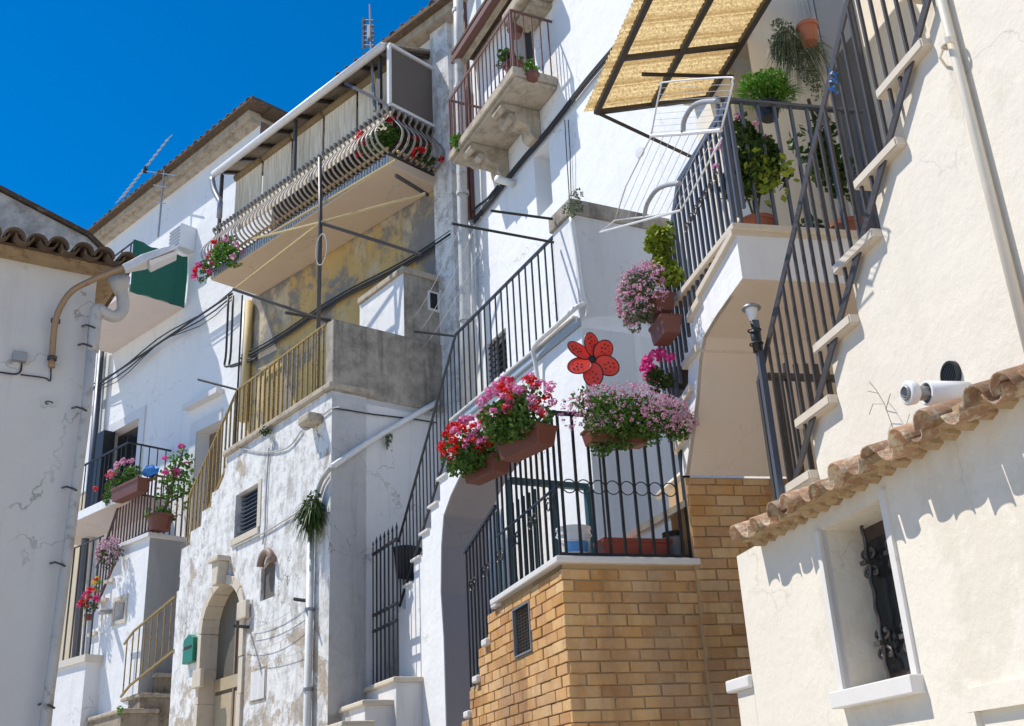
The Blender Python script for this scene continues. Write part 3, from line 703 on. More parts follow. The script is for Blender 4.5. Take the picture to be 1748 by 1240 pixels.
# ledges and step treads
MB().box(BF, fu-.03, BF.q((1192, 962))[0], ledz-.03, ledz+.005, -.4, .035).build('ledge', 'marble_w', tc, bevel=.006)
MB().box(BK, kN[0][0]-.0, ku+.034, ledz-.029, ledz+.006, -.34, .035).build('ledge', 'marble_w', tc, bevel=.006)
u = kN[0][0]; zz = kN[0][1]
for k in range(5):
    MB().box(BK, u-.01, u+krun*.42, zz-.045, zz-.0, -.35, .03).build('tread', 'marble_w', tc, bevel=.01); u -= krun; zz -= krise
# brick wall under the vault, up to 812
wb = thing('brick_pier', 'brown brick wall under the cream vault behind the terrace railing', 'wall', BF2.P(BF2.uof(A2.W((1170, 812)))+.3, GZ, -.1))
pu = BF2.uof(A2.W((1172, 812))); pe = BF2.q((1330, 850))[0]+.15; ptz = BF2.q((1245, 815))[1]
MB().box(BF2, pu+.0, pe, GZ, ptz-.002, -.3, -.010).build('core', 'mortar', wb)
bricks(wb, BF2, lambda a, b: [(pu+.002, pe-.05 if a > ledz-.1 else pu+.5)], ZB, ptz-.004, ph=.03)
# terrace railing, front
tr = thing('terrace_railing', 'black railing with a band of rings above the brick terrace', 'railing', BF.P(fu+.4, ledz, 0))
tft = BF.q((940, 705), -.02)[1]; e1 = BF.q((1180, 955), -.02)[0]
rT = [(fu+.0, tft), (e1, tft)]; rB = [(fu+.0, ledz+.02), (e1, ledz+.02)]
railing(tr, BF, rT, rB, 9, 'black', w=.014, rw=.022, rh=.022, o=-.02, uz=True)
zr = BF.q((1105, 835), -.02)[1]; bl_ = (e1-fu)/9
ringm = None
for i in range(8):
    c = BF.P(fu+bl_*(i+1), zr, -.02)
    MB().tube([c+BF.U*(cos(a)*bl_*.45)+Vector((0, 0, sin(a)*bl_*.45)) for a in [k*pi/10 for k in range(21)]], .0035, 5, caps=False).build('ring', 'black', tr)
rod('post', BF.P(e1+.02, ledz, -.02), BF.P(e1+.02, tft+.05, -.02), .04, 'black', tr, side=BF.n)
# terrace railing, left side and down the steps
ts = thing('terrace_side_railing', 'black railing running along the terrace left side and down the brick steps', 'railing', BK.P(ku-.4, ledz, 0))
uk = BK.q((852, 1000), -.02)[0]
railing(ts, BK, [(uk, tft), (ku, tft)], [(uk, ledz+.02), (ku, ledz+.02)], 12, 'black', w=.013, rw=.022, rh=.022, o=-.02, uz=True)
rod('middle_rail', BK.P(uk, zr, -.02), BK.P(ku, zr, -.02), .012, 'black', ts, side=BK.n)
ns = 3.2; lo_u = uk-krun*ns; dzs = krise*ns
railing(ts, BK, [(lo_u, tft-dzs*.55), (uk, tft-.22)], [(lo_u, ledz+.02-dzs), (uk, ledz+.02)], 9, 'black', w=.013, rw=.022, rh=.022, o=-.02, uz=True)
sc_ = MB()
for k in range(6):
    c = BK.P(lerp(lo_u+.25, ku-.1, k/5), lerp(ledz+.30, zr+.02, k/5)-.1, -.0)
    for sgn in (-1, 1): MB().tube([c+BK.U*(sgn*(.04+.045*cos(t_)*(1-t_/12)))+Vector((0, 0, .05*sin(t_)*(1-t_/12))) for t_ in [i*.5 for i in range(18)]], .0045, 4).build('scroll', 'black', ts)

# ================================================================== awning and door block at the top right
ab = thing('door_block', 'cream rear house wall with a dark doorway beside the straw awning', 'house', A3.P(-5, 1.6, -.5))
a_l = A3.q((1190, 225))[0]; a_r = A3.q((1279, 80))[0]; dl = A3.q((1247, 140))[0]; dtz = A3.q((1262, 62))[1]
MB().prism(A3, [(a_l, 1.5), (dl, 1.5), (dl, dtz), (a_r-.02, dtz), (a_r-.02, 1.5), (a_r, 1.5), (a_r, 7.5), (a_l, 7.5)], -.9, 0).build('wall', 'cream', ab)
MB().box(A3, dl, a_r-.02, 1.5, dtz, -.3, -.25).build('door', 'darkwood', ab)
cq = A3.qs([(1188, 232), (1300, 5)]); cz = (cq[0][1]+cq[1][1])/2
MB().prism(A3, [(a_l, dtz+.04), (a_r+.9, dtz+.04), (a_r+.9, dtz+.2), (a_l, dtz+.2)], -.05, .09).build('cornice', 'marble', ab, bevel=.01)
MB().box(A3, a_l, a_r+.9, dtz+.201, dtz+.26, -.05, .14).build('cornice', 'white', ab, bevel=.01)
aw = thing('straw_awning', 'yellow corrugated awning on a dark metal frame, top right', 'awning', A3.P(-4.5, 3.7, .5))
q2 = A3.q((1212, 168)); q1 = A3.q((1018, 192)); do = A3.d*q2[0]/q1[0]; oo = A3.d-do
zo = q1[1]*do/A3.d; zi = q2[1]; un_ = q2[0]; uf = un_+3.6
def AP(u, t): return A3.P(u, lerp(zo, zi, t), lerp(oo, .02, t))
m = MB(); NU, NT = 560, 6
for i in range(NU+1):
    u = lerp(un_-.02, uf, i/NU); w_ = .016*sin(i*pi/4)
    for j in range(NT+1): t_ = lerp(-.10, 1, j/NT); m.v.append(AP(u, t_)+Vector((0, 0, .03+w_)))
for i in range(NU):
    for j in range(NT): a = i*(NT+1)+j; m.f.append([a, a+1, a+NT+2, a+NT+1])
m.build('sheet', 'straw', aw, smooth=True)
for t_ in (0, .5, 1.0): rod('long_bar', AP(un_, t_), AP(uf, t_), .04, 'strawdark', aw, side=A3.n)
for u in (un_, un_+.62, un_+1.25, un_+1.9, un_+2.5): rod('cross_bar', AP(u, 0), AP(u, 1), .032, 'strawdark', aw, side=Vector((0, 0, 1)))
rod('strut', AP(un_, 0), A3.W((1180, 268), .1), .026, 'strawdark', aw)
rod('pole', A3.W((1097, 127), .75), A3.W((1250, 131), .0), .026, 'strawdark', aw)

# ================================================================== central white house (gallery, stairs, arch, box)
cb = thing('white_gallery_house', 'white limewashed house with a gallery, arch and outside stair', 'house', E0.P(-8, GZ, -.5))
ec = E0.uof(EF.W((985, 480))); trz = (E0.q((985, 528))[1]+E0.q((775, 735))[1])/2
eN = E0.qs([(749, 817), (735, 869), (723, 907), (709, 954), (692, 997), (677, 1043)]); er = (eN[0][0]-eN[5][0])/5; ez = (eN[0][1]-eN[5][1])/5
gu = E0.q((772, 740))[0]
pe_ = [(ec, GZ), (ec, trz-.09), (gu, trz-.09)]
u, z = eN[0][0]+er, eN[0][1]+ez; esteps = []
for k in range(7): esteps.append((u-k*er, z-k*ez))
for (a, b) in esteps: pe_ += [(a+.03, b-.03), (a+.03, b-ez-.03)]
pe_ = [p for i, p in enumerate(pe_) if not (i > 2 and p[1] > trz-.12)]
pe_ += [(pe_[-1][0], GZ)]
arch = E0.qs([(762, 1240), (757, 1090), (752, 1010), (753, 930), (757, 880), (769, 846), (785, 812), (806, 782), (834, 757), (866, 745), (896, 752), (920, 775), (932, 815), (938, 900)])
arch = [(arch[0][0], GZ)]+arch[1:]+[(arch[-1][0], GZ)]
for p in arch: pass
pe_ = pe_+arch
MB().prism(E0, pe_, -.55, 0).build('wall', 'white', cb)
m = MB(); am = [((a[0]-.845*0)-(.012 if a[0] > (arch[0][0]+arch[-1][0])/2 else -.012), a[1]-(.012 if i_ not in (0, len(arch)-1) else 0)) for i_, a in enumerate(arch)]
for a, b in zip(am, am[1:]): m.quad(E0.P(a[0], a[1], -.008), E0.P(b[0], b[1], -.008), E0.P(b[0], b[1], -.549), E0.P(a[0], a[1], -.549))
m.build('arch_lining', 'lining', cb, recalc=False)  # thin shell added over the reveal, its shade put into the colour
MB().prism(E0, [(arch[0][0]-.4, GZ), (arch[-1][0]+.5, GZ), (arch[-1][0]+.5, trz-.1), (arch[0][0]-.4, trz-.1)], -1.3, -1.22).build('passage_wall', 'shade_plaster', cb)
MB().prism(E0, [(esteps[-1][0], trz-.095), (ec, trz-.095), (ec, trz-.0), (gu-.05, trz-.0)][1:], -1.09, -.02).build('gallery_floor', 'white', cb)
MB().box(E0, gu, ec-.005, trz-.085, trz-.005, -.3, .035).build('trim_band', 'bluetrim', cb, bevel=.01)
MB().box(E0, gu+.05, ec-.03, trz+.0, trz+.025, -.2, .06).build('trim_band', 'gutter', cb, bevel=.008)
# gallery rear wall with upper storeys
eul = EU.q((798, 500))[0]; eur = EU.q((1192, 300))[0]+.5
gw = EU.qs([(828, 590), (862, 562), (868, 625), (833, 660)]); gw0, gw1, gwa, gwb = (gw[0][0]+gw[3][0])/2, (gw[1][0]+gw[2][0])/2, (gw[2][1]+gw[3][1])/2, (gw[0][1]+gw[1][1])/2
nw = EU.qs([(912, 262), (938, 240), (942, 352), (916, 372)]); n0, n1, na, nb = (nw[0][0]+nw[3][0])/2, (nw[1][0]+nw[2][0])/2, (nw[2][1]+nw[3][1])/2, (nw[0][1]+nw[1][1])/2
dr = EU.qs([(868, 35), (906, 10), (912, 100), (880, 130)]); d0, d1 = dr[0][0]-.0, dr[1][0]; dza = EU.q((880, 140))[1]; dzb = dza+2.1
MB().prism(EU, [(eul, GZ), (eur, GZ), (eur, 13.2), (eul, 13.2)], -.4, 0, [[(gw0, gwa), (gw1, gwa), (gw1, gwb), (gw0, gwb)], [(n0, na), (n1, na), (n1, nb), (n0, nb)], [(d0, dza), (d1, dza), (d1, dzb), (d0, dzb)]]).build('upper_wall', 'white', cb)
w = MB().box(EU, gw0, gw1, gwa, gwb, -.2, -.16).build('window', 'dark', cb)
for i in range(5): rod('window_bar', EU.P(lerp(gw0, gw1, (i+.5)/5), gwa, -.04), EU.P(lerp(gw0, gw1, (i+.5)/5), gwb, -.04), .012, 'black', w, side=EU.n)
for i in range(7): rod('window_bar', EU.P(gw0, lerp(gwa, gwb, (i+.5)/7), -.04), EU.P(gw1, lerp(gwa, gwb, (i+.5)/7), -.04), .012, 'black', w, side=EU.n)
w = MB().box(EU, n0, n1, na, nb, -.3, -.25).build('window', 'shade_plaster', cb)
w = MB().box(EU, d0, d1, dza, dzb, -.3, -.25).build('balcony_door', 'brownrail', cb)
for k in (-1, 1): MB().box(EU, d0 if k < 0 else (d0+d1)/2+.02, (d0+d1)/2-.02 if k < 0 else d1, dza+.1, dzb-.1, -.25, -.235).build('pane', 'glass', w)
# second brown shutter strip left of the balcony
bs = EU.qs([(795, 150), (806, 350)]); MB().box(EU, bs[0][0]-.02, bs[0][0]+.16, bs[1][1]-.25, bs[0][1]+2, .002, .05).build('brown_pipe_cover', 'brownrail', cb, bevel=.01)
# box (stair head) with weathered coping
bz = EF.q((969, 340))[1]; bl0 = E0.q((942, 378))[0]
MB().box(E0, bl0, ec, trz+.0, bz-.16, -1.085, 0).build('stair_head', 'white_grubby', cb)
MB().box(E0, bl0-.02, ec+.03, bz-.16, bz, -1.085, .03).build('coping', 'concrete', cb, bevel=.012)
MB().box(EF, EF.uof(E0.P(ec, 0, 0))+.01, EF.uof(E0.P(ec, 0, 0))+1.4, GZ, bz-.17, -.3, .0).build('front_wall', 'white_grubby', cb)
# treads
for (a, b) in esteps:
    MB().box(E0, a-.02, a+er*.9, b-.035, b-.0, -.55, .03).build('tread', 'marble_w', cb, bevel=.008)
# conduit along the box corner and trim
cd = thing('white_conduit', 'white drainpipe down the stair head corner and along the gallery edge', 'pipe', E0.P(ec, trz, .05))
P_ = [(975, 372), (984, 430), (993, 500), (997, 518)]
pts = [EF.W(p, .035) for p in P_]+[E0.W((985, 524), .09), E0.W((950, 556), .09), E0.W((912, 592), .09), E0.W((914, 620), .06), E0.W((918, 650), .05)]
MB().tube(pathpts(pts, 4), .022, 8).build('pipe', 'pipew', cd, smooth=True)
cyl(0, 'thin_pipe', 'pipew', cd, pathpts([EF.W(p, .03) for p in ((986, 440), (996, 500), (1001, 520), (1000, 540), (992, 545))], 4), .008)
# gallery railing
gr_ = thing('gallery_railing', 'black gallery railing in front of the barred gallery window', 'railing', E0.P(gu, trz, 0))
tz_ = (E0.q((775, 580))[1]+E0.q((945, 390))[1])/2; gl = E0.q((776, 600))[0]; g_r = E0.q((948, 460))[0]
railing(gr_, E0, [(gl, tz_), (g_r, tz_)], [(gl, trz+.03), (g_r, trz+.03)], 17, 'black', w=.014, rw=.022, rh=.03, o=-.02, uz=True, posts=(g_r,))
sr = thing('lower_stair_railing', 'steep black railing going down the white stair left of the arch', 'railing', E0.P(gu-1, trz-1, 0))
bt = E0.q((680, 925), -.02); bb = E0.q((682, 1035), -.02)
railing(sr, E0, [(bt[0], bt[1]), (gl, tz_)], [(bb[0], bb[1]), (gl, trz+.05)], 17, 'black', w=.013, rw=.022, rh=.03, o=-.02, uz=True)
# clothesline brackets on the gallery
cl = thing('clothesline_bracket', 'long dark clothesline arms fixed above the black gallery railing', 'clothesline', E0.P(gu, tz_, .2))
for p, q_ in (((772, 382), (945, 414)), ((838, 360), (943, 374)), ((706, 566), (776, 574))):
    rod('arm', EF.thr(E_+90, E0.W(q_, .05)).W(p), E0.W(q_, .05), .022, 'black', cl)
for dx in (0, 24, 48): MB().tube(arc3(E0.W((786+dx, 384+dx*.2), .3), B0.W((700-dx*.2+dx*.8, 552+dx*.7), -.6), .1), .0035, 4).build('line', 'wire', cl)
# green framed gate inside the arch
gg = thing('green_gate', 'green framed barred gate standing under the white arch', 'gate', E0.P((arch[0][0]+arch[-1][0])/2, .8, -.4))
ga = E0.q((842, 900), -.3)[0]; gb_ = E0.q((1003, 900), .12)[0]; gz = E0.q((930, 832), .0)[1]
for u in [ga+i*.13 for i in range(8)]: rod('bar', E0.P(u, -.6, -.35), E0.P(u, gz+.25, -.35), .022, 'greenframe' if random.random() < .6 else 'black', gg, side=E0.n)
GQ = Fr.thr(E_+90, E0.W((1003, 832), .04)); g1q = GQ.q((1003, 832)); g2q = GQ.q((868, 822))
rod('frame_rail', GQ.P(g2q[0], g1q[1]), GQ.P(g1q[0], g1q[1]), .05, 'greenframe', gg, side=GQ.n)
for uq in (g1q[0], g2q[0]+.0, lerp(g1q[0], g2q[0], .45)): rod('frame_post', GQ.P(uq, -.3), GQ.P(uq, g1q[1]), .055 if uq != g2q[0] else .04, 'greenframe', gg, side=GQ.n)
MB().box(GQ, lerp(g1q[0], g2q[0], .43), g1q[0]-.03, -.3, g1q[1]-.5, -.03, -.01).build('gate_panel', 'plasticw', gg)
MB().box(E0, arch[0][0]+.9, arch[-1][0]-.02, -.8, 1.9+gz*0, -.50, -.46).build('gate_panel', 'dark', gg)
# lower street gate with spear tips
sg = thing('street_gate', 'tall black street gate with spear tips left of the white arch', 'gate', E0.P(bb[0], .2, -.5))
S0 = Fr(E_+180, 4.28); sa, sb_ = S0.q((630, 1000))[0], S0.q((678, 1000))[0]; st_z = S0.q((655, 935))[1]; sbz = S0.q((655, 1170))[1]
for i in range(8):
    u = lerp(sa, sb_, i/7); rod('bar', S0.P(u, sbz-.4, 0), S0.P(u, st_z+.1, 0), .018, 'black', sg, side=S0.n)
    MB().lathe(S0.P(u, st_z+.1, 0), [(.009, 0), (.016, .03), (.001, .1)], 6).build('spear_tip', 'black', sg)
for z in (st_z, S0.q((655, 1042))[1], S0.q((655, 1070))[1]): rod('rail', S0.P(sa, z, 0), S0.P(sb_, z, 0), .03, 'black', sg, side=S0.n)
bn = thing('black_bin', 'round black bin behind the bars at the top of the street gate', 'bin', S0.P(sb_, st_z-.4, -.3))
MB().lathe(E0.W((693, 990), -.25), [(.001, 0), (.15, 0), (.19, .36), (.2, .38), (.001, .40)], 18).build('drum', 'black', bn, smooth=True)
MB().lathe(E0.W((693, 990), -.25)+Vector((0, 0, .36)), [(.205, 0), (.205, .03), (.1, .06), (.001, .06)], 18).build('lid', 'black', bn, smooth=True)

# big balcony with brown railing and stone corbels
bb_ = thing('corbel_balcony', 'old stone balcony on carved corbels with a red brown railing', 'balcony', EB.P(-9, 8, 0))
q1 = EB.q((766, 284)); q2 = EB.q((876, 128)); bz0 = (q1[1]+q2[1])/2; bu0, bu1 = q1[0], q2[0]; BT = .17; dep = .605
MB().box(EB, bu0, bu1, bz0+.05, bz0+BT, -dep, 0).build('slab', 'stone', bb_, bevel=.012)
MB().box(EB, bu0+.03, bu1-.03, bz0, bz0+.049, -dep, -.04).build('moulding', 'stone', bb_, bevel=.01)
for fx in (.24, .70):
    u = lerp(bu0, bu1, fx); prof = [(-dep, bz0-.42), (-dep+.10, bz0-.42), (-dep+.16, bz0-.36), (-dep+.16, bz0-.26), (-dep+.28, bz0-.24), (-dep+.36, bz0-.17), (-dep+.34, bz0-.10), (-dep+.46, bz0-.08), (-dep+.52, bz0-.03), (-dep+.52, bz0-.002), (-dep, bz0-.002)]
    CF = Fr.thr(E_+90, EB.P(u, 0, 0)); m = MB(); k = len(prof)
    for s_ in (-.11, .11): m.v += [EB.P(u+s_, z, o_) for o_, z in prof]
    m.f = [[i, (i+1) % k, k+(i+1) % k, k+i] for i in range(k)]+[list(range(k))[::-1], list(range(k, 2*k))]
    cbm = m.build('corbel', 'stone', bb_, bevel=.01)
    for o_, z in ((-.2, bz0-.20), (-.1, bz0-.075)):
        MB().lathe(EB.P(u-.125, z, o_), [(.001, 0), (.05, 0), (.05, .25), (.001, .25)], 12, ax=EB.U).build('volute', 'stone', cbm)
bz1 = bz0+BT; brt = (EB.q((756, 178))[1]+EB.q((869, 19))[1])/2
br = thing('balcony_railing', 'red brown iron railing on the corbelled stone balcony', 'railing', EB.P(bu0+.5, bz1, 0))
railing(br, EB, [(bu0+.03, brt), (bu1-.03, brt)], [(bu0+.03, bz1+.02), (bu1-.03, bz1+.02)], 17, 'brownrail', w=.014, rw=.02, rh=.03, o=-.03, uz=True, posts=(bu0+.03, bu1-.03))
for ux in (bu0+.03, bu1-.03):
    SF = Fr.thr(E_+90, EB.P(ux, 0, 0)); a = SF.uof(EB.P(ux, 0, -.03)); b = SF.uof(EB.P(ux, 0, -dep))
    railing(br, SF, [(a, brt), (b, brt)], [(a, bz1+.02), (b, bz1+.02)], 5, 'brownrail', w=.014, rw=.02, rh=.03, o=0, uz=True, bottom_rail=False)
# rolled shutter / roof beam hanging over the balcony
rb = thing('brown_roof_gutter', 'red brown gutter and rafter edge sloping above the balcony railing', 'gutter', EU.P(bu0, 10.5, .3))
g1_, g2_ = EU.q((775, 108), .3), EU.q((838, 5), .3); zg = (g1_[1]+g2_[1])/2
rod('gutter', EU.P(g1_[0], zg, .30), EU.P(g1_[0]+6, zg, .30), .10, 'brownrail', rb, side=EU.n)
rod('rafter_board', EU.P(g1_[0]+.02, zg-.0, .2), EU.P(g1_[0]+6, zg-.0, .2), .08, 'stone', rb, .16, side=EU.n)
MB().box(EU, g1_[0]+.02, g1_[0]+6, zg+.09, zg+.14, -.5, .35).build('roof_sheet', 'tile_old', rb)
# pipes near x=785
gp = thing('grey_drainpipe', 'thick grey drainpipe running the height of the wall left of the balcony', 'drainpipe', EU.W((787, 500), .1))
pq = EU.q((796, 545), .25)
pp = [EU.W((781, -60), .25), EU.W((783, 60), .25), EU.W((785, 150), .25), EU.W((790, 380), .25), EU.W((795, 560), .25), EU.W((797, 700), .25)]
MB().tube(pp, .075, 12).build('pipe', 'pipe', gp, smooth=True)
for py in (20, 105, 150, 330, 545):
    p = EU.W((781+py*.026, py), .25); MB().lathe(p-Vector((0, 0, .03)), [(.076, 0), (.09, 0), (.09, .06), (.076, .06)], 12).build('collar', 'pipe', gp)
g2p = thing('white_drainpipe', 'slim white drainpipe right of the thick grey one', 'drainpipe', EU.W((808, 500), .1))
MB().tube([EU.W((803, 378), .08), EU.W((812, 700), .08)], .035, 10).build('pipe', 'pipew', g2p, smooth=True)
MB().tube([EU.W((800, 375), .08), EU.W((796, 290), .08), EU.W((795, 150), .08)], .04, 10).build('upper_pipe', 'brownrail', g2p, smooth=True)
# cable bundle
cbn = thing('cable_bundle', 'bundle of dark cables strung along the white wall under the balcony', 'cables', EU.W((940, 200), .05))
for dz, r in ((0, .014), (.032, .010), (-.034, .009), (.058, .007)):
    a = EU.q((833, 339), .04); b = EU.q((1105, 15), .04)
    MB().tube([EU.P(lerp(a[0]-.5, b[0], t_/14), lerp(a[1]-.1, b[1], t_/14)+dz-.05*sin(t_*1.1)*.3, .04) for t_ in range(15)], r, 6).build('cable', 'cable', cbn, smooth=True)
MB().tube([EU.W(p, .05) for p in ((795, 372), (812, 355), (833, 339), (850, 318))], .02, 6).build('cable', 'cable', cbn)
for xs in (964, 970): MB().tube([EU.W((xs, 205), .04), EU.W((xs+3, 260), .05), EU.W((xs+8-((xs-964)*.5), 340), .04)], .006, 5).build('drop_wire', 'cable', cbn)
sgp = thing('stub_pipe', 'short white pipe stub pointing out under the corbelled balcony', 'pipe', EU.W((862, 312), .2))
MB().tube([EU.W((878, 314), .0), EU.W((848, 306), .30)], .05, 12).build('pipe', 'pipew', sgp, smooth=True)

# ================================================================== old flaking house with arched door
oh = thing('old_plaster_house', 'old house of flaking plaster with an arched stone doorway', 'house', D0.P(-13, GZ, -.5))
dc = D0.uof(D0.W((567, 665))); tlz = (D0.q((387, 772))[1]+D0.q((566, 653))[1])/2
prof = D0.qs([(387, 778), (384, 800), (362, 842), (345, 874), (326, 908), (310, 938), (308, 985), (302, 1010)])
pp_ = [(dc, GZ), (dc, tlz-.09), (prof[0][0], tlz-.09)]
for (a, b) in zip(prof, prof[1:]): pp_ += [(a[0], b[1])] ; pp_ += [(b[0], b[1])]
pp_ += [(D0.q((297, 1150))[0], GZ)]
door = D0.qs([(341, 1240), (341, 1150), (342, 1085), (349, 1037), (363, 1009), (386, 996), (402, 1009), (409, 1037), (411, 1085), (409, 1240)])
du0 = (door[0][0]+door[1][0])/2; du1 = (door[-1][0]+door[-2][0])/2; dm = (du0+du1)/2; dh = door[2][1]; dapex = D0.q((386, 996))[1]; rad = (du1-du0)/2
aa = [(dm-rad*cos(t_), dh+(dapex-dh)*sin(t_)) for t_ in [pi*i/16 for i in range(17)]]
doorp = [(du0, GZ)]+aa+[(du1, GZ)]
ow = D0.qs([(402, 846), (441, 825), (440, 902), (400, 920)]); ow0, ow1, owa, owb = (ow[0][0]+ow[3][0])/2, (ow[1][0]+ow[2][0])/2, (ow[2][1]+ow[3][1])/2, (ow[0][1]+ow[1][1])/2
ni = D0.qs([(445, 968), (469, 957), (470, 1015), (445, 1029)]); ni0, ni1, nia, nib = (ni[0][0]+ni[3][0])/2, (ni[1][0]+ni[2][0])/2, (ni[2][1]+ni[3][1])/2, (ni[0][1]+ni[1][1])/2
outer = [(dc, GZ), (dc, tlz-.09), (prof[0][0], tlz-.09)]
for (a, b) in zip(prof, prof[1:]): outer += [(a[0]-.001*len(outer), b[1]), b]
outer += [(D0.q((296, 1150))[0], GZ)]+doorp
MB().prism(D0, outer, -.5, 0, [[(ow0, owa), (ow1, owa), (ow1, owb), (ow0, owb)], [(ni0, nia), (ni1, nia), (ni1, nib-.05), ((ni0+ni1)/2, nib+.05), (ni0, nib-.03)]]).build('wall', 'flaky', oh)
# stone surround: separate voussoir blocks
so_ = .11
def arcpt(t_, r): return (dm-(rad+r)*cos(t_), dh+((dapex-dh)+r)*sin(t_))
NV = 9
for i in range(NV):
    t0, t1 = pi*i/NV+.012, pi*(i+1)/NV-.012
    ps_ = [arcpt(t0, -.012), arcpt((t0+t1)/2, -.012), arcpt(t1, -.012), arcpt(t1, so_), arcpt((t0+t1)/2, so_), arcpt(t0, so_)]
    MB().prism(D0, ps_, -.22, .03+random.uniform(0, .012)).build('voussoir', 'doorstone', oh)
zz = dh
while zz > GZ:
    h = random.uniform(.38, .55)
    for (a, b) in ((du0-so_, du0+.012), (du1-.012, du1+so_)): MB().box(D0, a, b-.0, zz-h, zz-.008, -.22, .03+random.uniform(0, .012)).build('jamb_stone', 'doorstone', oh)
    zz -= h
for sx, ux in ((-1, du0-so_+.02), (1, du1)):
    MB().box(D0, ux-.02, ux+.28, dh-.02 if sx > 0 else dh-.75, dh+.22 if sx > 0 else dh-.5, .03, .09).build('impost', 'doorstone', oh, bevel=.012)
ks_ = D0.qs([(362, 966), (386, 960), (384, 996), (366, 997)], .1); kz = ks_[0][1]
MB().prism(D0, [(dm-.13, kz), (dm+.13, kz), (dm+.08, kz-.33), (dm-.08, kz-.33)], 0, .16).build('keystone', 'doorstone', oh, bevel=.015)
MB().box(D0, dm-.17, dm+.17, kz, kz+.07, 0, .2).build('keystone_cap', 'doorstone', oh, bevel=.012)
dd = MB().prism(D0, doorp, -.27, -.22).build('door', 'olive', oh)
MB().box(D0, dm-.02, dm+.02, GZ, dh+.2, -.22, -.195).build('door_post', 'brownwood', dd)
tzz = D0.q((390, 1170), -.2)[1]
MB().box(D0, du0, du1, tzz-.05, tzz+.12, -.22, -.19).build('door_rail', 'beigedoor', dd)
MB().box(D0, du0+.05, dm-.05, GZ+.1, tzz-.1, -.22, -.205).build('door_panel', 'beigedoor', dd); MB().box(D0, dm+.05, du1-.05, GZ+.1, tzz-.1, -.22, -.205).build('door_panel', 'beigedoor', dd)
# window of old house with louvres
w = MB().box(D0, ow0, ow1, owa, owb, -.20, -.16).build('window', 'dark', oh)
for i in range(11): MB().bar(D0.P(ow0+.03, lerp(owa, owb, (i+.5)/11), -.10), D0.P(ow1, lerp(owa, owb, (i+.5)/11), -.10), .05, .012).build('slat', 'slate', w)
MB().box(D0, ow0-.06, ow1+.08, owa-.09, owa, -.1, .03).build('sill', 'doorstone', w)
MB().box(D0, ow1, ow1+.10, owa, owb+.03, -.02, .012).build('frame', 'doorstone', w)
w = MB().box(D0, ni0, ni1, nia, nib+.06, -.10, -.05).build('niche_window', 'panelgrey', oh)
hm = MB(); c0 = D0.P((ni0+ni1)/2, nib-.05, 0)
pts = [D0.P((ni0+ni1)/2-.17*cos(t_)+.05, nib-.03+.17*sin(t_), .06) for t_ in [pi*i/10 for i in range(11)]]
hm.tube(pts, .05, 8).build('niche_hood', 'brownwood', w, smooth=True)
mq = D0.qs([(429, 1145), (456, 1137), (456, 1195), (428, 1202)]); mu0, mu1, ma, mb_ = mq[0][0], mq[1][0], (mq[2][1]+mq[3][1])/2, (mq[0][1]+mq[1][1])/2
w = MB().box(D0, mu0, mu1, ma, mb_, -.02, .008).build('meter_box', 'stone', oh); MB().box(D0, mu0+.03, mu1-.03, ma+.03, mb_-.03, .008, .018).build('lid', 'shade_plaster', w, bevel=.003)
nq = D0.q((428, 1036)); MB().box(D0, nq[0]-.06, nq[0]+.06, nq[1]-.09, nq[1]+.09, 0, .012).build('number_tile', 'marble_w', oh)
# terrace ledge
MB().box(D0, prof[0][0]-.03, dc+.04, tlz-.089, tlz, -.6, .06).build('terrace_ledge', 'stone', oh, bevel=.02)
MB().prism(D0, [(prof[0][0], tlz-.2), (dc, tlz-.2), (dc, tlz-.09), (prof[0][0], tlz-.09)], -6, -.5).build('terrace_floor', 'stone', oh)
# shaded side wall + concrete parapet
s0 = DF.uof(D0.P(dc, 0, 0))
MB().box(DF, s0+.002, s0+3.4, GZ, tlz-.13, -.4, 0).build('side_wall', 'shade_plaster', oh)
ptop = DF.q((575, 546))[1]
MB().box(DF, s0-.0, s0+3.2, tlz-.12, ptop, -.2, .015).build('parapet', 'concrete', oh, bevel=.02)
# roof annex on terrace
AN = Fr(D+180, 7.3); AF = Fr.thr(D+90, AN.W((689, 500))); au = AN.uof(AN.W((689, 500))); al = AN.q((614, 540))[0]
aq = [AN.q((612, 700)), AN.q((613, 517)), AN.q((689, 456))]
anz = aq[2][1]
MB().prism(AN, [(al, tlz), (au, tlz), (au, anz-.09), (al, aq[1][1]-.05)], -3, 0).build('annex', 'white_grubby', oh)
af0 = AF.uof(AN.P(au, 0, 0)); wq = AF.qs([(733, 498), (747, 503), (746, 534), (732, 531)]); 
MB().box(AF, af0+.002, af0+3, tlz, anz-.09, -.2, .004).build('annex_front', 'concrete', oh)
w = MB().box(AF, wq[0][0]-.04, wq[1][0]+.02, wq[2][1], wq[0][1], .004, .03).build('window', 'marble_w', oh); MB().box(AF, wq[0][0]-.01, wq[1][0]-.03, wq[2][1]+.03, wq[0][1]-.03, .03, .036).build('pane', 'glass', w)
MB().box(AN, al, au+.04, anz-.089, anz, -3, .04).build('annex_coping', 'stone', oh, bevel=.01)
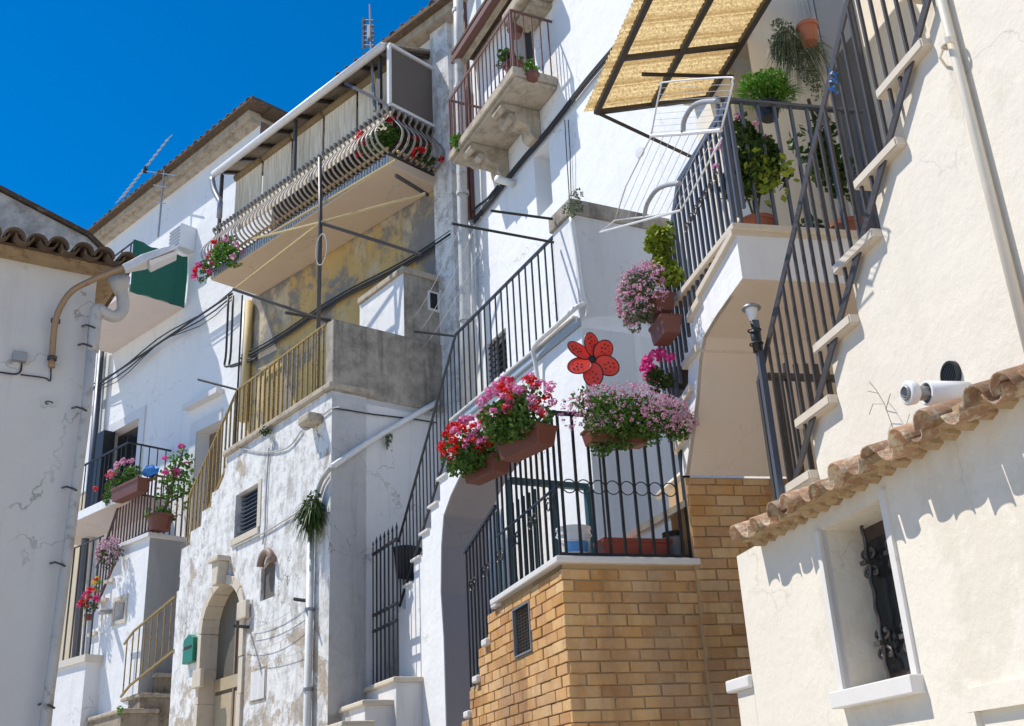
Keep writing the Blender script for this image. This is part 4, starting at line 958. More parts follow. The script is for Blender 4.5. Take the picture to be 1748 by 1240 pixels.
# yellow railing on the terrace and down its stair
yr = thing('ochre_terrace_railing', 'ochre yellow iron railing on the old house terrace and stair', 'railing', D0.P(prof[0][0]+1, tlz, 0))
yt = (D0.q((400, 660))[1]+D0.q((555, 555))[1])/2; yu0 = D0.q((404, 700), -.05)[0]; yu1 = D0.q((556, 600), -.05)[0]
railing(yr, D0, [(yu0, yt), (yu1, yt)], [(yu0, tlz+.02), (yu1, tlz+.02)], 19, 'yellowrail', w=.024, rw=.03, rh=.03, o=-.05, uz=True)
TL = D0.qs([(401, 662), (322, 850)], -.05); BL = D0.qs([(390, 775), (318, 965)], -.05)
railing(yr, D0, [TL[1], (yu0, yt)], [(TL[1][0], BL[1][1]), (yu0, tlz+.02)], 12, 'yellowrail', w=.024, rw=.03, rh=.03, o=-.05, uz=True)
rod('post', D0.P(yu0, tlz-.3, -.05), D0.P(yu0, yt+1.6, -.05), .02, 'black', yr, side=D0.n)
lt = D0.qs([(458, 650), (478, 640)], -.12); m = MB(); lz0, lz1 = tlz+.12, yt-.08
for i in range(16):
    for j in range(5):
        c = D0.P(lerp(lt[0][0], lt[1][0]+.05, j/4), lerp(lz0, lz1, i/15), -.12); m.bar(c-D0.U*.05-Vector((0, 0, .06)), c+D0.U*.05+Vector((0, 0, .06)), .022); m.bar(c+D0.U*.05-Vector((0, 0, .06)), c-D0.U*.05+Vector((0, 0, .06)), .022)
m.build('lattice_panel', 'rope', yr)
# clothesline arm left of the railing
ca = thing('clothesline', 'dark clothesline arm reaching left from the ochre railing corner', 'clothesline', D0.P(yu0, yt, 0)); rod('arm', D0.W((338, 648), .3), D0.P(yu0, yt, -.05), .025, 'black', ca)
# downpipe, plant, conduit
ddp = thing('old_house_downpipe', 'white downpipe below the caper bush on the old plaster house', 'downpipe', D0.W((531, 1100), .06))
cyl(0, 'pipe', 'pipew', ddp, [D0.W((531, 905), .06), D0.P(D0.q((531, 905), .06)[0], GZ, .06)], .045)
for py in (1040, 1176): MB().lathe(D0.P(D0.q((531, 905), .06)[0], D0.q((531, py), .06)[1], .06), [(.046, -.02), (.056, -.02), (.056, .02), (.046, .02)], 12).build('clamp', 'grey', ddp)
cn = thing('diagonal_conduit', 'white diagonal pipe crossing the shaded side of the old house', 'pipe', DF.W((650, 740), .05))
MB().tube(pathpts([DF.W(p, .07) for p in ((748, 686), (650, 742), (580, 788), (568, 797))], 3), .04, 8).build('pipe', 'pipew', cn, smooth=True)
MB().tube(pathpts([D0.W(p, .06) for p in ((564, 799), (549, 820), (541, 845), (538, 870))], 4), .03, 8).build('lower_pipe', 'pipe', cn, smooth=True)
MB().tube(pathpts([D0.W(p, .05) for p in ((562, 815), (553, 830), (547, 850))], 4), .015, 6).build('cable', 'wire', cn, smooth=True)
wl = thing('wall_lamp', 'old bulkhead lamp casting a long shadow on the flaking plaster', 'lamp', D0.W((530, 718), .1))
q = D0.q((528, 718), .12); c = D0.P(q[0], q[1], .0)
MB().box(D0, q[0]-.14, q[0]+.16, q[1]-.06, q[1]+.07, 0, .22).build('housing', 'stone', wl, bevel=.03)
MB().lathe(D0.P(q[0]-.12, q[1]-.0, .1), [(.001, -.04), (.08, -.03), (.09, .03), (.001, .05)], 12, ax=-D0.U).build('lamp_glass', 'grey', wl, smooth=True)
hcb = thing('house_cable', 'thin sagging cable crossing the flaking plaster front', 'cable', D0.W((470, 780), .02))
for P_ in ([(408, 765), (450, 772), (490, 765), (515, 735)], [(525, 870), (500, 880), (450, 910), (400, 934)], [(459, 765), (454, 850), (452, 905), (448, 930)], [(545, 715), (565, 698), (580, 695)]):
    MB().tube(pathpts([D0.W(p, .02) for p in P_], 4), .01, 5).build('cable', 'wire', hcb)
MB().tube(pathpts([DF.W(p, .02) for p in ((568, 697), (590, 700), (640, 708), (700, 715), (745, 722))], 4), .01, 5).build('cable', 'cable', hcb)
lw_ = thing('washing_line', 'sagging washing wires on brackets beside the arched door', 'clothesline', D0.W((470, 1080), .1))
rod('bracket', D0.W((400, 1069), .3), D0.W((425, 1071), .0), .03, 'black', lw_); rod('bracket', D0.W((502, 1023), .25), D0.W((524, 1026), .05), .03, 'black', lw_)
for a, b, s_ in (((426, 1071), (522, 1024), .12), ((430, 1083), (522, 1040), .1), ((416, 1106), (525, 1060), .2), ((428, 1130), (528, 1106), .08)): MB().tube(arc3(D0.W(a, .04), D0.W(b, .04), s_*.6), .0035, 4).build('wire', 'wire', lw_)
mbx = thing('green_mailbox', 'dark green mailbox left of the arched stone doorway', 'mailbox', D0.W((320, 1110), .05))
q = D0.qs([(312, 1092), (330, 1086), (329, 1130), (312, 1134)], .1)
MB().prism(D0, [(q[0][0], q[3][1]), (q[1][0]-.02, q[3][1]), (q[1][0]-.02, q[0][1]-.02), ((q[0][0]+q[1][0])/2-.01, q[0][1]+.05), (q[0][0], q[0][1]-.02)], .005, .09).build('body', 'greenpaint', mbx, bevel=.008)
MB().box(D0, q[0][0]+.05, q[1][0]-.07, q[0][1]-.16, q[0][1]-.12, .09, .094).build('slot', 'dark', mbx)
# stone steps at foot, in front of the shaded wall
fs_ = thing('stone_steps', 'worn pale stone steps below the black street gate', 'steps', S0.P(sa, GZ, .4))
for (p, q_, dpt) in (((610, 1178), (676, 1156), 0), ((569, 1214), (623, 1193), .32), ((545, 1245), (588, 1229), .62)):
    a = S0.q(p, .1+dpt); b = S0.q(q_, .1+dpt); z = (a[1]+b[1])/2
    if True:
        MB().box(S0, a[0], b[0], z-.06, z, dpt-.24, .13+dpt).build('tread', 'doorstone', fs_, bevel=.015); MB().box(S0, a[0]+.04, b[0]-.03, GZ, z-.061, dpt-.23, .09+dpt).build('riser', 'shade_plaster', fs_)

# fragment of another balcony at the top edge
hb = thing('high_balcony', 'underside of a small stone balcony at the very top edge of the photo', 'balcony', EU.W((910, 8), .2))
q = EU.q((930, 14), .05); MB().box(EU, q[0]-.55, q[0]+.25, q[1]+.02, q[1]+.2, 0, .4).build('slab', 'stone', hb, bevel=.03); MB().box(EU, q[0]-.4, q[0]+.1, q[1]-.06, q[1]+.019, 0, .28).build('moulding', 'stone', hb, bevel=.02)

# ================================================================== balcony house (ochre) and the bulging balcony
yh = thing('ochre_balcony_house', 'peeling ochre and grey house behind the bulging balcony', 'house', BW.P(-14, GZ, -.5))
yl = BW.q((428, 560))[0]; yrr = BW.q((768, 420))[0]; sz0 = (B0.q((360, 475))[1]+B0.q((665, 285))[1])/2
MB().box(BW, yl, yrr, GZ, sz0+.05, -.4, 0).build('lower_wall', 'ochre', yh)
MB().box(BW, yl, yrr+.5, sz0+.05, BW.q((720, 55))[1], -.4, 0).build('upper_wall', 'white_grubby', yh)
# rough grey-white pilaster strip at its right end
MB().box(BW, BW.q((750, 400))[0], BW.q((782, 400))[0], GZ, sz0+3, .002, .09).build('edge_strip', 'flaky', yh)
ez_ = BW.q((720, 55), .2)[1]; e_u0 = BW.q((655, 100), .2)[0]
MB().box(BW, e_u0-2, yrr+2, ez_-.02, ez_+.12, -.5, .24).build('cornice', 'stone', yh)
er_ = MB().box(BW, e_u0-2, yrr+2, ez_+.121, ez_+.2, -3, .38).build('roof', 'tile_old', yh)
tm_old = tile_mesh(.085, .07, .45, .016); tm_old.materials.append(MT['tile_old'])
for i in range(int((yrr+2-e_u0+1)/.24)): put_tile(tm_old, BW, e_u0-1+i*.24, ez_+.17, .38, er_, .25, .01, .75)
# balcony slab
rtz_pre = B0.q((653, 190))[1]
MB().box(BW, yl+.6, yrr-.3, sz0+.16, rtz_pre+.9, .002, .05).build('balcony_shade_sheet', 'balc_shade', yh)  # dark sheet added behind the bars, balcony shadow put into its colour
cbx = thing('bulging_balcony', 'long bulging iron balcony with white canopy and woven blinds', 'balcony', B0.P(-13, sz0, -.5))
b_u0 = B0.q((360, 475))[0]; b_u1 = B0.q((665, 285))[0]; DEP = .955
MB().box(B0, b_u0, b_u1, sz0, sz0+.15, -DEP, 0).build('slab', 'slab', cbx, bevel=.008)
rtz = (B0.q((358, 412))[1]*0+B0.q((653, 190))[1]); bz_ = sz0+.19; H = rtz-bz_
bp = [(0, 1), (.05, .985), (.075, .95), (.06, .9), (.02, .86), (.03, .8), (.10, .68), (.20, .52), (.265, .38), (.27, .27), (.22, .14), (.12, .06), (.03, .02), (.0, 0)]
def balmesh():
    m = bpy.data.meshes.new('bulged_bar'); v = []; f = []; w_, t_ = .017, .007
    pts = [Vector((0, o_, h*H)) for o_, h in bp]
    P2 = pathpts(pts, 2)
    for i, p in enumerate(P2):
        d = (P2[min(i+1, len(P2)-1)]-P2[max(0, i-1)]).normalized(); nn = Vector((0, -d.z, d.y))
        for a, b in ((-1, -1), (1, -1), (1, 1), (-1, 1)): v.append(p+Vector((a*w_, 0, 0))+nn*b*t_)
    for i in range(len(P2)-1):
        for j in range(4): a = i*4+j; b = i*4+(j+1) % 4; f.append((a, b, b+4, a+4))
    m.from_pydata(v, [], f); bm = bmesh.new(); bm.from_mesh(m); bmesh.ops.recalc_face_normals(bm, faces=bm.faces); bm.to_mesh(m); bm.free(); m.materials.append(MT['ironwhite']); return m
BMH = balmesh(); bm = bmesh.new(); bmesh.ops.create_uvsphere(bm, u_segments=8, v_segments=6, radius=.028); KN = bpy.data.meshes.new('knob'); bm.to_mesh(KN); bm.free(); KN.materials.append(MT['gold'])
bm = bmesh.new(); bmesh.ops.create_uvsphere(bm, u_segments=8, v_segments=6, radius=.04); bmesh.ops.scale(bm, vec=(.45, 1, 1), verts=bm.verts); SK = bpy.data.meshes.new('scroll'); bm.to_mesh(SK); bm.free(); SK.materials.append(MT['grey'])
bra = thing('bulged_balustrade', 'onion shaped white iron balustrade of the bulging balcony', 'balustrade', B0.P((b_u0+b_u1)/2, sz0+.15, 0))
def addbars(fr, a, b, n, o):
    Rm = Matrix((fr.U, fr.n, Vector((0, 0, 1)))).transposed()
    for i in range(n):
        u = lerp(a, b, i/(n-1))
        link('baluster', BMH, fr.P(u, bz_, o), bra, Rm); link('knob', KN, fr.P(u+(b-a)/(n-1)/2, bz_+.03, o+.10), bra); link('scroll', SK, fr.P(u, rtz-.03, o+.05), bra, Rm)
addbars(B0, b_u0+.05, b_u1-.02, 46, -.03)
be0 = BE.uof(B0.P(b_u1, 0, 0)); addbars(BE, be0+.05, be0+DEP-.1, 8, -.03)
L0 = Fr.thr(B-90, B0.P(b_u0, 0, 0)); 
rod('top_rail', B0.P(b_u0, rtz, -.03), B0.P(b_u1, rtz, -.03), .045, 'bronze', bra, .03, side=B0.n); rod('top_rail', BE.P(be0, rtz, -.03), BE.P(be0+DEP, rtz, -.03), .045, 'bronze', bra, .03, side=BE.n)
rod('base_rail', B0.P(b_u0, bz_-.01, -.02), B0.P(b_u1, bz_-.01, -.02), .05, 'bronze', bra, .03, side=B0.n); rod('base_rail', BE.P(be0, bz_-.01, -.02), BE.P(be0+DEP, bz_-.01, -.02), .05, 'bronze', bra, .03, side=BE.n)
# blue-grey stripes on the slab edge, the knobs' shadows put into colour
fm = MB()
n = 70
for i in range(n):
    u = lerp(b_u0, b_u1, (i+.2)/n); fm.box(B0, u, u+(b_u1-b_u0)/n*.55, sz0+.02, sz0+.15, .001, .02)
fm.build('fascia_shadow_strip', 'bluetrim', cbx)
# canopy
cz0 = (B0.q((365, 300), .05)[1]+B0.q((650, 82), .05)[1])/2; c_l = B0.q((366, 300), .05)[0]; c_r = B0.q((655, 84), .05)[0]
gpm = MB().tube([B0.P(c_l, cz0, .06), B0.P(c_r, cz0, .06)], .065, 10); gpm.build('gutter', 'gutter', cbx, smooth=True)
m = MB(); m.v = [B0.P(c_l, cz0+.05, .02), B0.P(c_r, cz0+.05, .02), B0.P(c_r, cz0+.42, -DEP), B0.P(c_l, cz0+.42, -DEP), B0.P(c_l, cz0+.09, .02), B0.P(c_r, cz0+.09, .02), B0.P(c_r, cz0+.46, -DEP), B0.P(c_l, cz0+.46, -DEP)]
m.f = [[0, 1, 2, 3], [4, 5, 6, 7], [0, 1, 5, 4], [1, 2, 6, 5], [2, 3, 7, 6], [3, 0, 4, 7]]; m.build('canopy_sheet', 'stone', cbx)
for i in range(9):
    u = lerp(c_l+.1, c_r-.1, i/8); rod('rafter', B0.P(u, cz0+.02, .0), B0.P(u, cz0+.38, -DEP), .05, 'bronze', cbx, side=B0.U)
# rolled straw sun blinds under the canopy
nbl = 5
for i in range(nbl):
    a, b = lerp(c_l+.25, c_r-.12, i/nbl)+.03, lerp(c_l+.25, c_r-.12, (i+1)/nbl)-.03
    MB().tube([B0.P(a, cz0-.10, -.24), B0.P(b, cz0-.10, -.24)], .075, 10).build('rolled_blind', 'rolled', cbx, smooth=True)
    MB().box(B0, a, b, rtz-.12, cz0-.12, -.24, -.225).build('hanging_blind', 'blind', cbx)
for px_ in ((376, 340), (503, 240), (648, 130)):
    u = B0.q(px_, -.05)[0]; rod('post', B0.P(u, rtz if px_[0] > 400 else sz0+.1, -.06), B0.P(u, cz0, -.06), .05, 'bronze', cbx, side=B0.n)
rod('beam', B0.P(B0.q((590, 148))[0], cz0-.1, -.0), B0.P(b_u1-.03, rtz+.05, -.03), .05, 'bronze', cbx)
sp = MB().box(BE, be0+.0, be0+DEP-.02, rtz+.05, cz0-.0, -.02, .0).build('side_sheet', 'panelgrey', cbx)
for a, b in (((be0, rtz+.04), (be0+DEP-.02, rtz+.04)), ((be0, cz0+.02), (be0+DEP-.02, cz0+.02)), ((be0, rtz+.04), (be0, cz0)), ((be0+DEP-.02, rtz+.04), (be0+DEP-.02, cz0))): rod('side_frame', BE.P(*a, .01), BE.P(*b, .01), .05, 'gutter', cbx, side=BE.n)
MB().tube(pathpts([B0.W(p, .06) for p in ((362, 305), (366, 325), (376, 345))], 4)+[B0.P(B0.q((376, 345), .06)[0], rtz+.1, .06)], .05, 8).build('downpipe', 'grey', cbx, smooth=True)
# yellow rods under the slab
yr2 = thing('clothes_dryer', 'yellow rods and dark pole hanging under the bulging balcony slab', 'clothesline', B0.P(-12.5, sz0-1, .2))
hub = B0.W((547, 380), .35)
for p, o_ in (((726, 331), -.3), ((400, 494), .1), ((432, 408), .35), ): MB().tube([hub, B0.W(p, o_)], .022, 6).build('rod', 'rope', yr2)
MB().tube([B0.W((455, 403), .3), B0.W((676, 273), .25)], .02, 6).build('rod', 'rope', yr2)
cyl(0, 'pole', 'bronze', yr2, [B0.W((546, 270), .35), hub, B0.P(B0.uof(hub), D0.q((551, 640))[1]*0+sz0-3.6, .35)], .03)
for a, b in (((550, 382), (718, 435)), ((398, 494), (558, 549)), ((487, 534), (564, 547))): MB().tube([B0.W(a, .35), B0.W(b, -.4)], .025, 6).build('arm', 'bronze', yr2)
MB().tube([B0.W((549, 400), .4)+B0.U*(.13*cos(t_))+Vector((0, 0, -.25+.25*sin(t_))) for t_ in [i*.35 for i in range(19)]], .008, 5).build('rope_coil', 'wire', yr2)
MB().tube([B0.W((676, 300), .0), B0.W((730, 333), -.8)], .03, 6).build('rod', 'bronze', yr2)
# facade cables of ochre house
oc = thing('facade_cables', 'thick black cables strung diagonally across the ochre and white walls', 'cables', BW.W((500, 560), .05))
a = BW.q((770, 400), .08); b = BW.q((412, 612), .08)
for dz, r in ((0, .026), (.06, .014), (-.05, .012)): MB().tube([BW.P(lerp(a[0], b[0], t_/16), lerp(a[1], b[1], t_/16)+dz-.10*sin(t_/16*pi*3)*.4, .08) for t_ in range(17)], r, 6).build('cable', 'cable', oc, smooth=True)
a = BW.q((398, 502), .08); b = BW.q((120, 690), .08)
for dz, r in ((0, .022), (.06, .014), (-.06, .015), (-.12, .009)): MB().tube([BW.P(lerp(a[0], b[0], t_/12), lerp(a[1], b[1], t_/12)+dz-abs(dz)*sin(t_), .1) for t_ in range(13)], r, 6).build('cable', 'cable', oc, smooth=True)
for xs in (390, 398): MB().tube(pathpts([BW.W(p, .1) for p in ((xs, 505), (xs-4, 600), (xs-6, 625), (xs+12, 622), (xs+40, 612))], 4), .022, 5).build('cable', 'cable', oc, smooth=True)
op = thing('ochre_downpipe', 'worn ochre downpipe at the edge of the white house', 'downpipe', BW.W((424, 600), .1))
cyl(0, 'pipe', 'rope', op, [BW.W((426, 515), .08), BW.W((416, 720), .08)], .07); cyl(0, 'pipe', 'pipew', op, [BW.W((418, 515), .05), BW.W((408, 720), .05)], .03)

# ================================================================== tall white house at the left
wh = thing('tall_white_house', 'tall white house with green sheeted balcony and tiled eave', 'house', W0.P(-19, GZ, -.5))
wzt = (W0.q((150, 410), .3)[1]+W0.q((440, 185), .3)[1])/2; wl0 = W0.q((158, 900))[0]; wr0 = yl-.0; wend = W0.q((445, 190))[0]
dr1 = W0.qs([(186, 745), (240, 712), (236, 800), (182, 800)]); w_d0, w_d1 = (dr1[0][0]), dr1[1][0]; w_dzt = (dr1[0][1]+dr1[1][1])/2
slz = (W0.q((127, 878), .9)[1]+W0.q((205, 842), .9)[1])/2
dr2 = W0.qs([(337, 743), (362, 722), (366, 800), (330, 850)]); p_d0, p_d1 = dr2[0][0], dr2[1][0]+.35; p_dz = (dr2[0][1]+dr2[1][1])/2
hole = [(w_d0, slz), (w_d1, slz), (w_d1, w_dzt), (w_d0, w_dzt)]; h2 = [(p_d0, 2.2), (p_d1, 2.2), (p_d1, p_dz), (p_d0, p_dz)]
MB().prism(W0, [(wl0, GZ), (wr0, GZ), (wr0, sz0), (wend, sz0), (wend, wzt), (wl0-1.2, wzt), (wl0-1.2, wzt-6), (wl0, wzt-6)], -.5, 0, [hole, h2]).build('wall', 'white', wh)
MB().box(W0, wl0-3, wl0-.01, GZ, wzt-2.5, -.5, -.02).build('sand_wall', 'sandwall', wh)
w = MB().box(W0, w_d0, w_d1, slz, w_dzt, -.25, -.2).build('balcony_door', 'darkwood', wh)
for i in range(3): MB().box(W0, lerp(w_d0, w_d1, i/3)+.04, lerp(w_d0, w_d1, (i+1)/3)-.04, slz+.1, w_dzt-.1, -.2, -.19).build('pane', 'glass', w)
MB().box(W0, w_d0-.02, w_d0+.3, slz+.02, w_dzt-.02, .01, .25).build('shutter', 'black', w)
for a, b, c_, d_ in ((w_d1, w_d1+.22, slz, w_dzt+.2), (w_d0, w_d1, w_dzt, w_dzt+.2)): MB().box(W0, a, b, c_, d_, 0, .03).build('door_surround', 'marble_w', wh)
w = MB().box(W0, p_d0, p_d1, 2.2, p_dz, -.3, -.25).build('side_door', 'brownwood', wh)
for a, b, c_, d_ in ((p_d0-.22, p_d0, 2.2, p_dz+.22), (p_d0, p_d1, p_dz, p_dz+.22)): MB().box(W0, a, b, c_, d_, 0, .03).build('door_surround', 'marble_w', wh)
MB().box(W0, p_d0-.35, p_d1, p_dz+.5, p_dz+.6, 0, .16).build('door_hood', 'marble_w', wh)
MB().box(W0, wl0-4, wend+.0, wzt-.02, wzt+.14, -.4, .26).build('cornice', 'stone', wh)
MB().box(W0, wl0-4, wend+.0, wzt-.10, wzt-.021, 0, .16).build('cornice', 'stone', wh)
rf = MB().box(W0, wl0-4, wend+.35, wzt+.141, wzt+.2, -2.5, .42).build('roof', 'tile_old', wh)
i = 0; u = wl0-.5
while u < wend+.3: put_tile(tm_old, W0, u, wzt+.16, .42, rf, .3, .01, .75); u += .24
WE = Fr.thr(B+90, W0.P(wend, 0, 0)); we = WE.uof(W0.P(wend, 0, 0))
MB().box(WE, we+.01, we+2.4, sz0, wzt, -.4, -.0).build('end_wall', 'brownwood', wh)
MB().box(WE, we+.02, we+2.4, wzt+.09, wzt+.135, .003, .38).build('end_eave', 'tile_old', wh)
ub_ = thing('utility_box', 'white utility box on the tall white house above the cables', 'box', W0.W((313, 410), .1))
q = W0.qs([(299, 392), (326, 398), (326, 430), (300, 428)], .3); MB().box(W0, q[0][0]-.12, q[0][0]+.32, q[3][1], q[0][1], 0, .35).build('case', 'plasticw', ub_, bevel=.01)
for i in range(6): rod('louvre', W0.P(q[0][0]-.10, lerp(q[3][1], q[0][1], (i+1)/7), .355), W0.P(q[0][0]+.30, lerp(q[3][1], q[0][1], (i+1)/7), .355), .02, 'greybox', ub_, side=W0.n)
# upper balcony with green sheeting
gbal = thing('green_sheet_balcony', 'small upper balcony whose end is screened by green sheeting', 'balcony', W0.W((280, 560), .5))
gu_ = W0.q((314, 529))[0]; gz0 = (W0.q((192, 601))[1]+W0.q((313, 530))[1])/2; GE = Fr.thr(B+90, W0.P(gu_, 0, 0)); ge = GE.uof(W0.P(gu_, 0, 0))
gd = GE.q((219, 504))[0]; gwid = ge-gd
MB().box(W0, W0.q((192, 601))[0], gu_, gz0, gz0+.14, 0, gwid).build('slab', 'pinkwall', gbal)
gtop = GE.q((255, 418))[1]; m = MB(); N = 12
for i in range(N+1):
    t_ = i/N; u = lerp(ge-.02, gd, t_)
    for j in range(7): s_ = j/6; m.v.append(GE.P(u, lerp(gz0-.03+.12*t_*(1-t_), gtop-.16*4*t_*(1-t_)*.3, s_), .03+.03*sin(i*1.7+j*.5)))
for i in range(N):
    for j in range(6): a = i*7+j; m.f.append([a, a+1, a+8, a+7])
m.build('green_sheet', 'green', gbal, smooth=True)
railing(gbal, W0, [(W0.q((192, 601))[0], gtop), (gu_, gtop)], [(W0.q((192, 601))[0], gz0+.16), (gu_, gz0+.16)], 8, 'black', w=.02, o=gwid-.05, uz=True)
# lower balcony
lb = thing('white_slab_balcony', 'plain white slab balcony below the dark shuttered door', 'balcony', W0.P(w_d0, slz, .4))
lr = W0.q((207, 845), .9)[0]; ll = lr-3.5
MB().box(W0, ll, lr, slz-.16, slz, 0, .9).build('slab', 'pinkwall', lb)
MB().box(W0, ll, lr+.0, slz-.159, slz-.001, .901, .92).build('fascia', 'white', lb)
lbr = thing('white_balcony_railing', 'thin black railing round the white slab balcony', 'railing', W0.P(lr, slz, .85))
ltz = slz+.95
railing(lbr, W0, [(ll, ltz), (lr, ltz)], [(ll, slz+.02), (lr, slz+.02)], 22, 'black', w=.016, rw=.03, rh=.03, o=.85, uz=True)
LE = Fr.thr(B+90, W0.P(lr, 0, 0)); le = LE.uof(W0.P(lr, 0, .85)); railing(lbr, LE, [(le, ltz), (le+1.0, ltz)], [(le, slz+.02), (le+1.0, slz+.02)], 6, 'black', w=.016, rw=.03, rh=.03, uz=True)
# pipes at far left
fp = thing('dark_drainpipes', 'pair of dark drainpipes between the sand wall and the white house', 'drainpipe', W0.W((155, 800), .15))
cyl(0, 'pipe', 'slate', fp, [W0.W((174, 590), .15), W0.W((128, 1130), .15)], .075); cyl(0, 'pipe', 'pipe', fp, [W0.W((181, 590), .1), W0.W((140, 1130), .1)], .03)
# white stair box (with planter railing)
xb = Fr(B+180, 8.9); XE = Fr.thr(B+90, xb.W((256, 915))); xu = xb.uof(xb.W((256, 915))); xz = xb.q((256, 910))[1]
sx = thing('white_stair_block', 'small white stair block with a square vent window', 'wall', xb.P(xu-1, GZ, -.5))
xp = xb.qs([(208, 935), (208, 952), (194, 985), (190, 1010), (172, 1018), (168, 1060), (157, 1075), (157, 1120)])
wn_ = xb.qs([(197, 1029), (215, 1021), (213, 1056), (196, 1062)]); a0, a1, az_, bz2 = (wn_[0][0]+wn_[3][0])/2, (wn_[1][0]+wn_[2][0])/2, (wn_[2][1]+wn_[3][1])/2, (wn_[0][1]+wn_[1][1])/2
po = [(xu, GZ), (xu, xz-.08), (xp[0][0], xz-.08)]
for a, b in zip(xp, xp[1:]): po += [(a[0]-.0005*len(po), b[1]), b]
po += [(xp[-1][0]-.01, GZ)]
MB().prism(xb, po, -.8, 0, [[(a0, az_), (a1, az_), (a1, bz2), (a0, bz2)]]).build('wall', 'white', sx)
MB().box(XE, XE.uof(xb.P(xu, 0, 0))+.002, XE.uof(xb.P(xu, 0, 0))+3, GZ, xz-.081, -.2, .0).build('end_wall', 'white_grubby', sx)
MB().box(xb, xp[0][0]-.05, xu+.05, xz-.08, xz, -2.5, .06).build('coping', 'marble_w', sx, bevel=.01)
for (a, b) in ((192, 992), (182, 1026), (163, 1083)):
    q = xb.q((a, b)); MB().box(xb, q[0]-.22, q[0]+.08, q[1]-.02, q[1]+.04, -.6, .05).build('tread', 'marble', sx)
w = MB().box(xb, a0, a1, az_, bz2, -.2, -.15).build('vent_window', 'dark', sx)
for (a, b, c_, d_) in ((a0-.07, a0, az_-.07, bz2+.07), (a1, a1+.07, az_-.07, bz2+.07), (a0, a1, az_-.07, az_), (a0, a1, bz2, bz2+.07)): MB().box(xb, a, b, c_, d_, 0, .02).build('frame', 'doorstone', w)
mq = xb.qs([(165, 1140), (181, 1138), (180, 1183), (164, 1188)]); MB().box(xb, mq[0][0], mq[1][0], mq[2][1], mq[0][1], 0, .012).build('meter_door', 'white', sx)
vp = thing('wall_spout', 'small spout pipe sticking out of the white stair block', 'pipe', xb.W((180, 1045), .1)); cyl(0, 'pipe', 'pipe', vp, [xb.W((188, 1044), .0), xb.W((170, 1045), .3)], .05)
dr_ = thing('planter_stair_railing', 'dark brown railing down the white stair block with flower pots', 'railing', xb.P(xu, xz, 0))
T = xb.qs([(263, 812), (207, 852), (165, 970)], .0); Bt = xb.qs([(258, 905), (209, 930), (160, 1045)], .0)
railing(dr_, xb, T, Bt, 17, 'brownrail', w=.022, rw=.035, rh=.035, uz=True)
TX = XE.qs([(263, 812), (328, 823)]); tz2 = T[0][1]; railing(dr_, XE, [(TX[0][0], tz2), (TX[1][0], tz2)], [(TX[0][0], xz), (TX[1][0], xz)], 7, 'brownrail', w=.02, rw=.03, rh=.03, uz=True, bottom_rail=False)
# low stone steps
s5 = Fr(D+180, 6.5); lsx = thing('low_stone_steps', 'weathered stone steps climbing to the foot of the old house', 'steps', s5.W((200, 1200)))
cur = [((125, 1232), (209, 1211)), ((153, 1206), (241, 1187)), ((184, 1171), (270, 1155)), ((220, 1145), (292, 1128)), ((246, 1120), (296, 1103))]
for k, (p, q_) in enumerate(cur):
    o_ = .5-k*.3; a = s5.q(p, o_); b = s5.q(q_, o_); z = (a[1]+b[1])/2
    MB().box(s5, a[0], b[0], z-.07, z, o_-.6, o_+.04).build('tread', 'stone', lsx, bevel=.02); MB().box(s5, a[0]+.05, b[0]-.04, GZ, z-.071, o_-.6, o_).build('riser', 'wornstep', lsx)
l5 = thing('low_step_railing', 'thin rusty yellow railing over the low stone steps', 'railing', s5.W((230, 1130), .3))
T = s5.qs([(212, 1100), (228, 1078), (300, 1018)], .3); Bt = s5.qs([(206, 1190), (222, 1170), (298, 1110)], .3); railing(l5, s5, T, Bt, 8, 'yellowrail', w=.018, rw=.03, rh=.03, o=.3, uz=True)
# cream pier and side wall far left bottom
cp = thing('low_side_wall', 'low pale wall behind the leaning drainpipe, bottom left', 'wall', s5.W((110, 1200), .8))
a = W0.q((90, 1150), 1.0); b = W0.q((147, 1130), 1.0); MB().box(W0, a[0]-1, b[0], GZ, b[1], .4, 1.0).build('wall', 'white_grubby', cp); MB().box(W0, a[0]-1, b[0]+.05, b[1], b[1]+.12, .35, 1.05).build('coping', 'marble', cp)
cp2 = thing('sand_gate_railing', 'thin dark railing on the low pale wall, bottom left', 'railing', W0.P(b[0], b[1], .9)); railing(cp2, W0, [(a[0]-1, b[1]+2.2), (b[0], b[1]+2.2)], [(a[0]-1, b[1]+.12), (b[0], b[1]+.12)], 9, 'bronze', w=.025, o=.9, uz=True)

# ================================================================== left shaded house
lh = thing('shaded_left_house', 'near shaded house at far left with old clay tile eave', 'house', F0.P(0, GZ, -1))
fe_ = F0.q((166, 474)); fe2 = F0.q((72, 1240)); fz = (F0.q((0, 440))[1]+fe_[1])/2
MB().prism(F0, [(-5, GZ), (fe_[0]+.02, GZ), (fe_[0], fz), (-5, fz)], -4, 0).build('wall', 'oldwall', lh)
MB().prism(F0, [(-5, fz), (fe_[0]+.12, fz), (fe_[0]+.16, fz+.02), (fe_[0]+.16, fz+.05), (-5, fz+.05)], -.5, .10).build('soffit', 'mud', lh)
ev = MB().prism(F0, [(-5, fz+.051), (fe_[0]+.2, fz+.051), (fe_[0]+.2, fz+.06), (-5, fz+.06)], -.6, .12).build('eave_board', 'tile_old', lh)
tml = tile_mesh(.068, .055, .5, .014); tml.materials.append(MT['tile_old']); tml2 = tile_mesh(.06, .068, .5, .013, False); tml2.materials.append(MT['tile_old'])
u = fe_[0]+.13
while u > -1.2: put_tile(tml, F0, u, fz+.045, .24, ev, .2, .010); put_tile(tml2, F0, u-.07, fz+.085, .22, ev, .2, .010); u -= .142
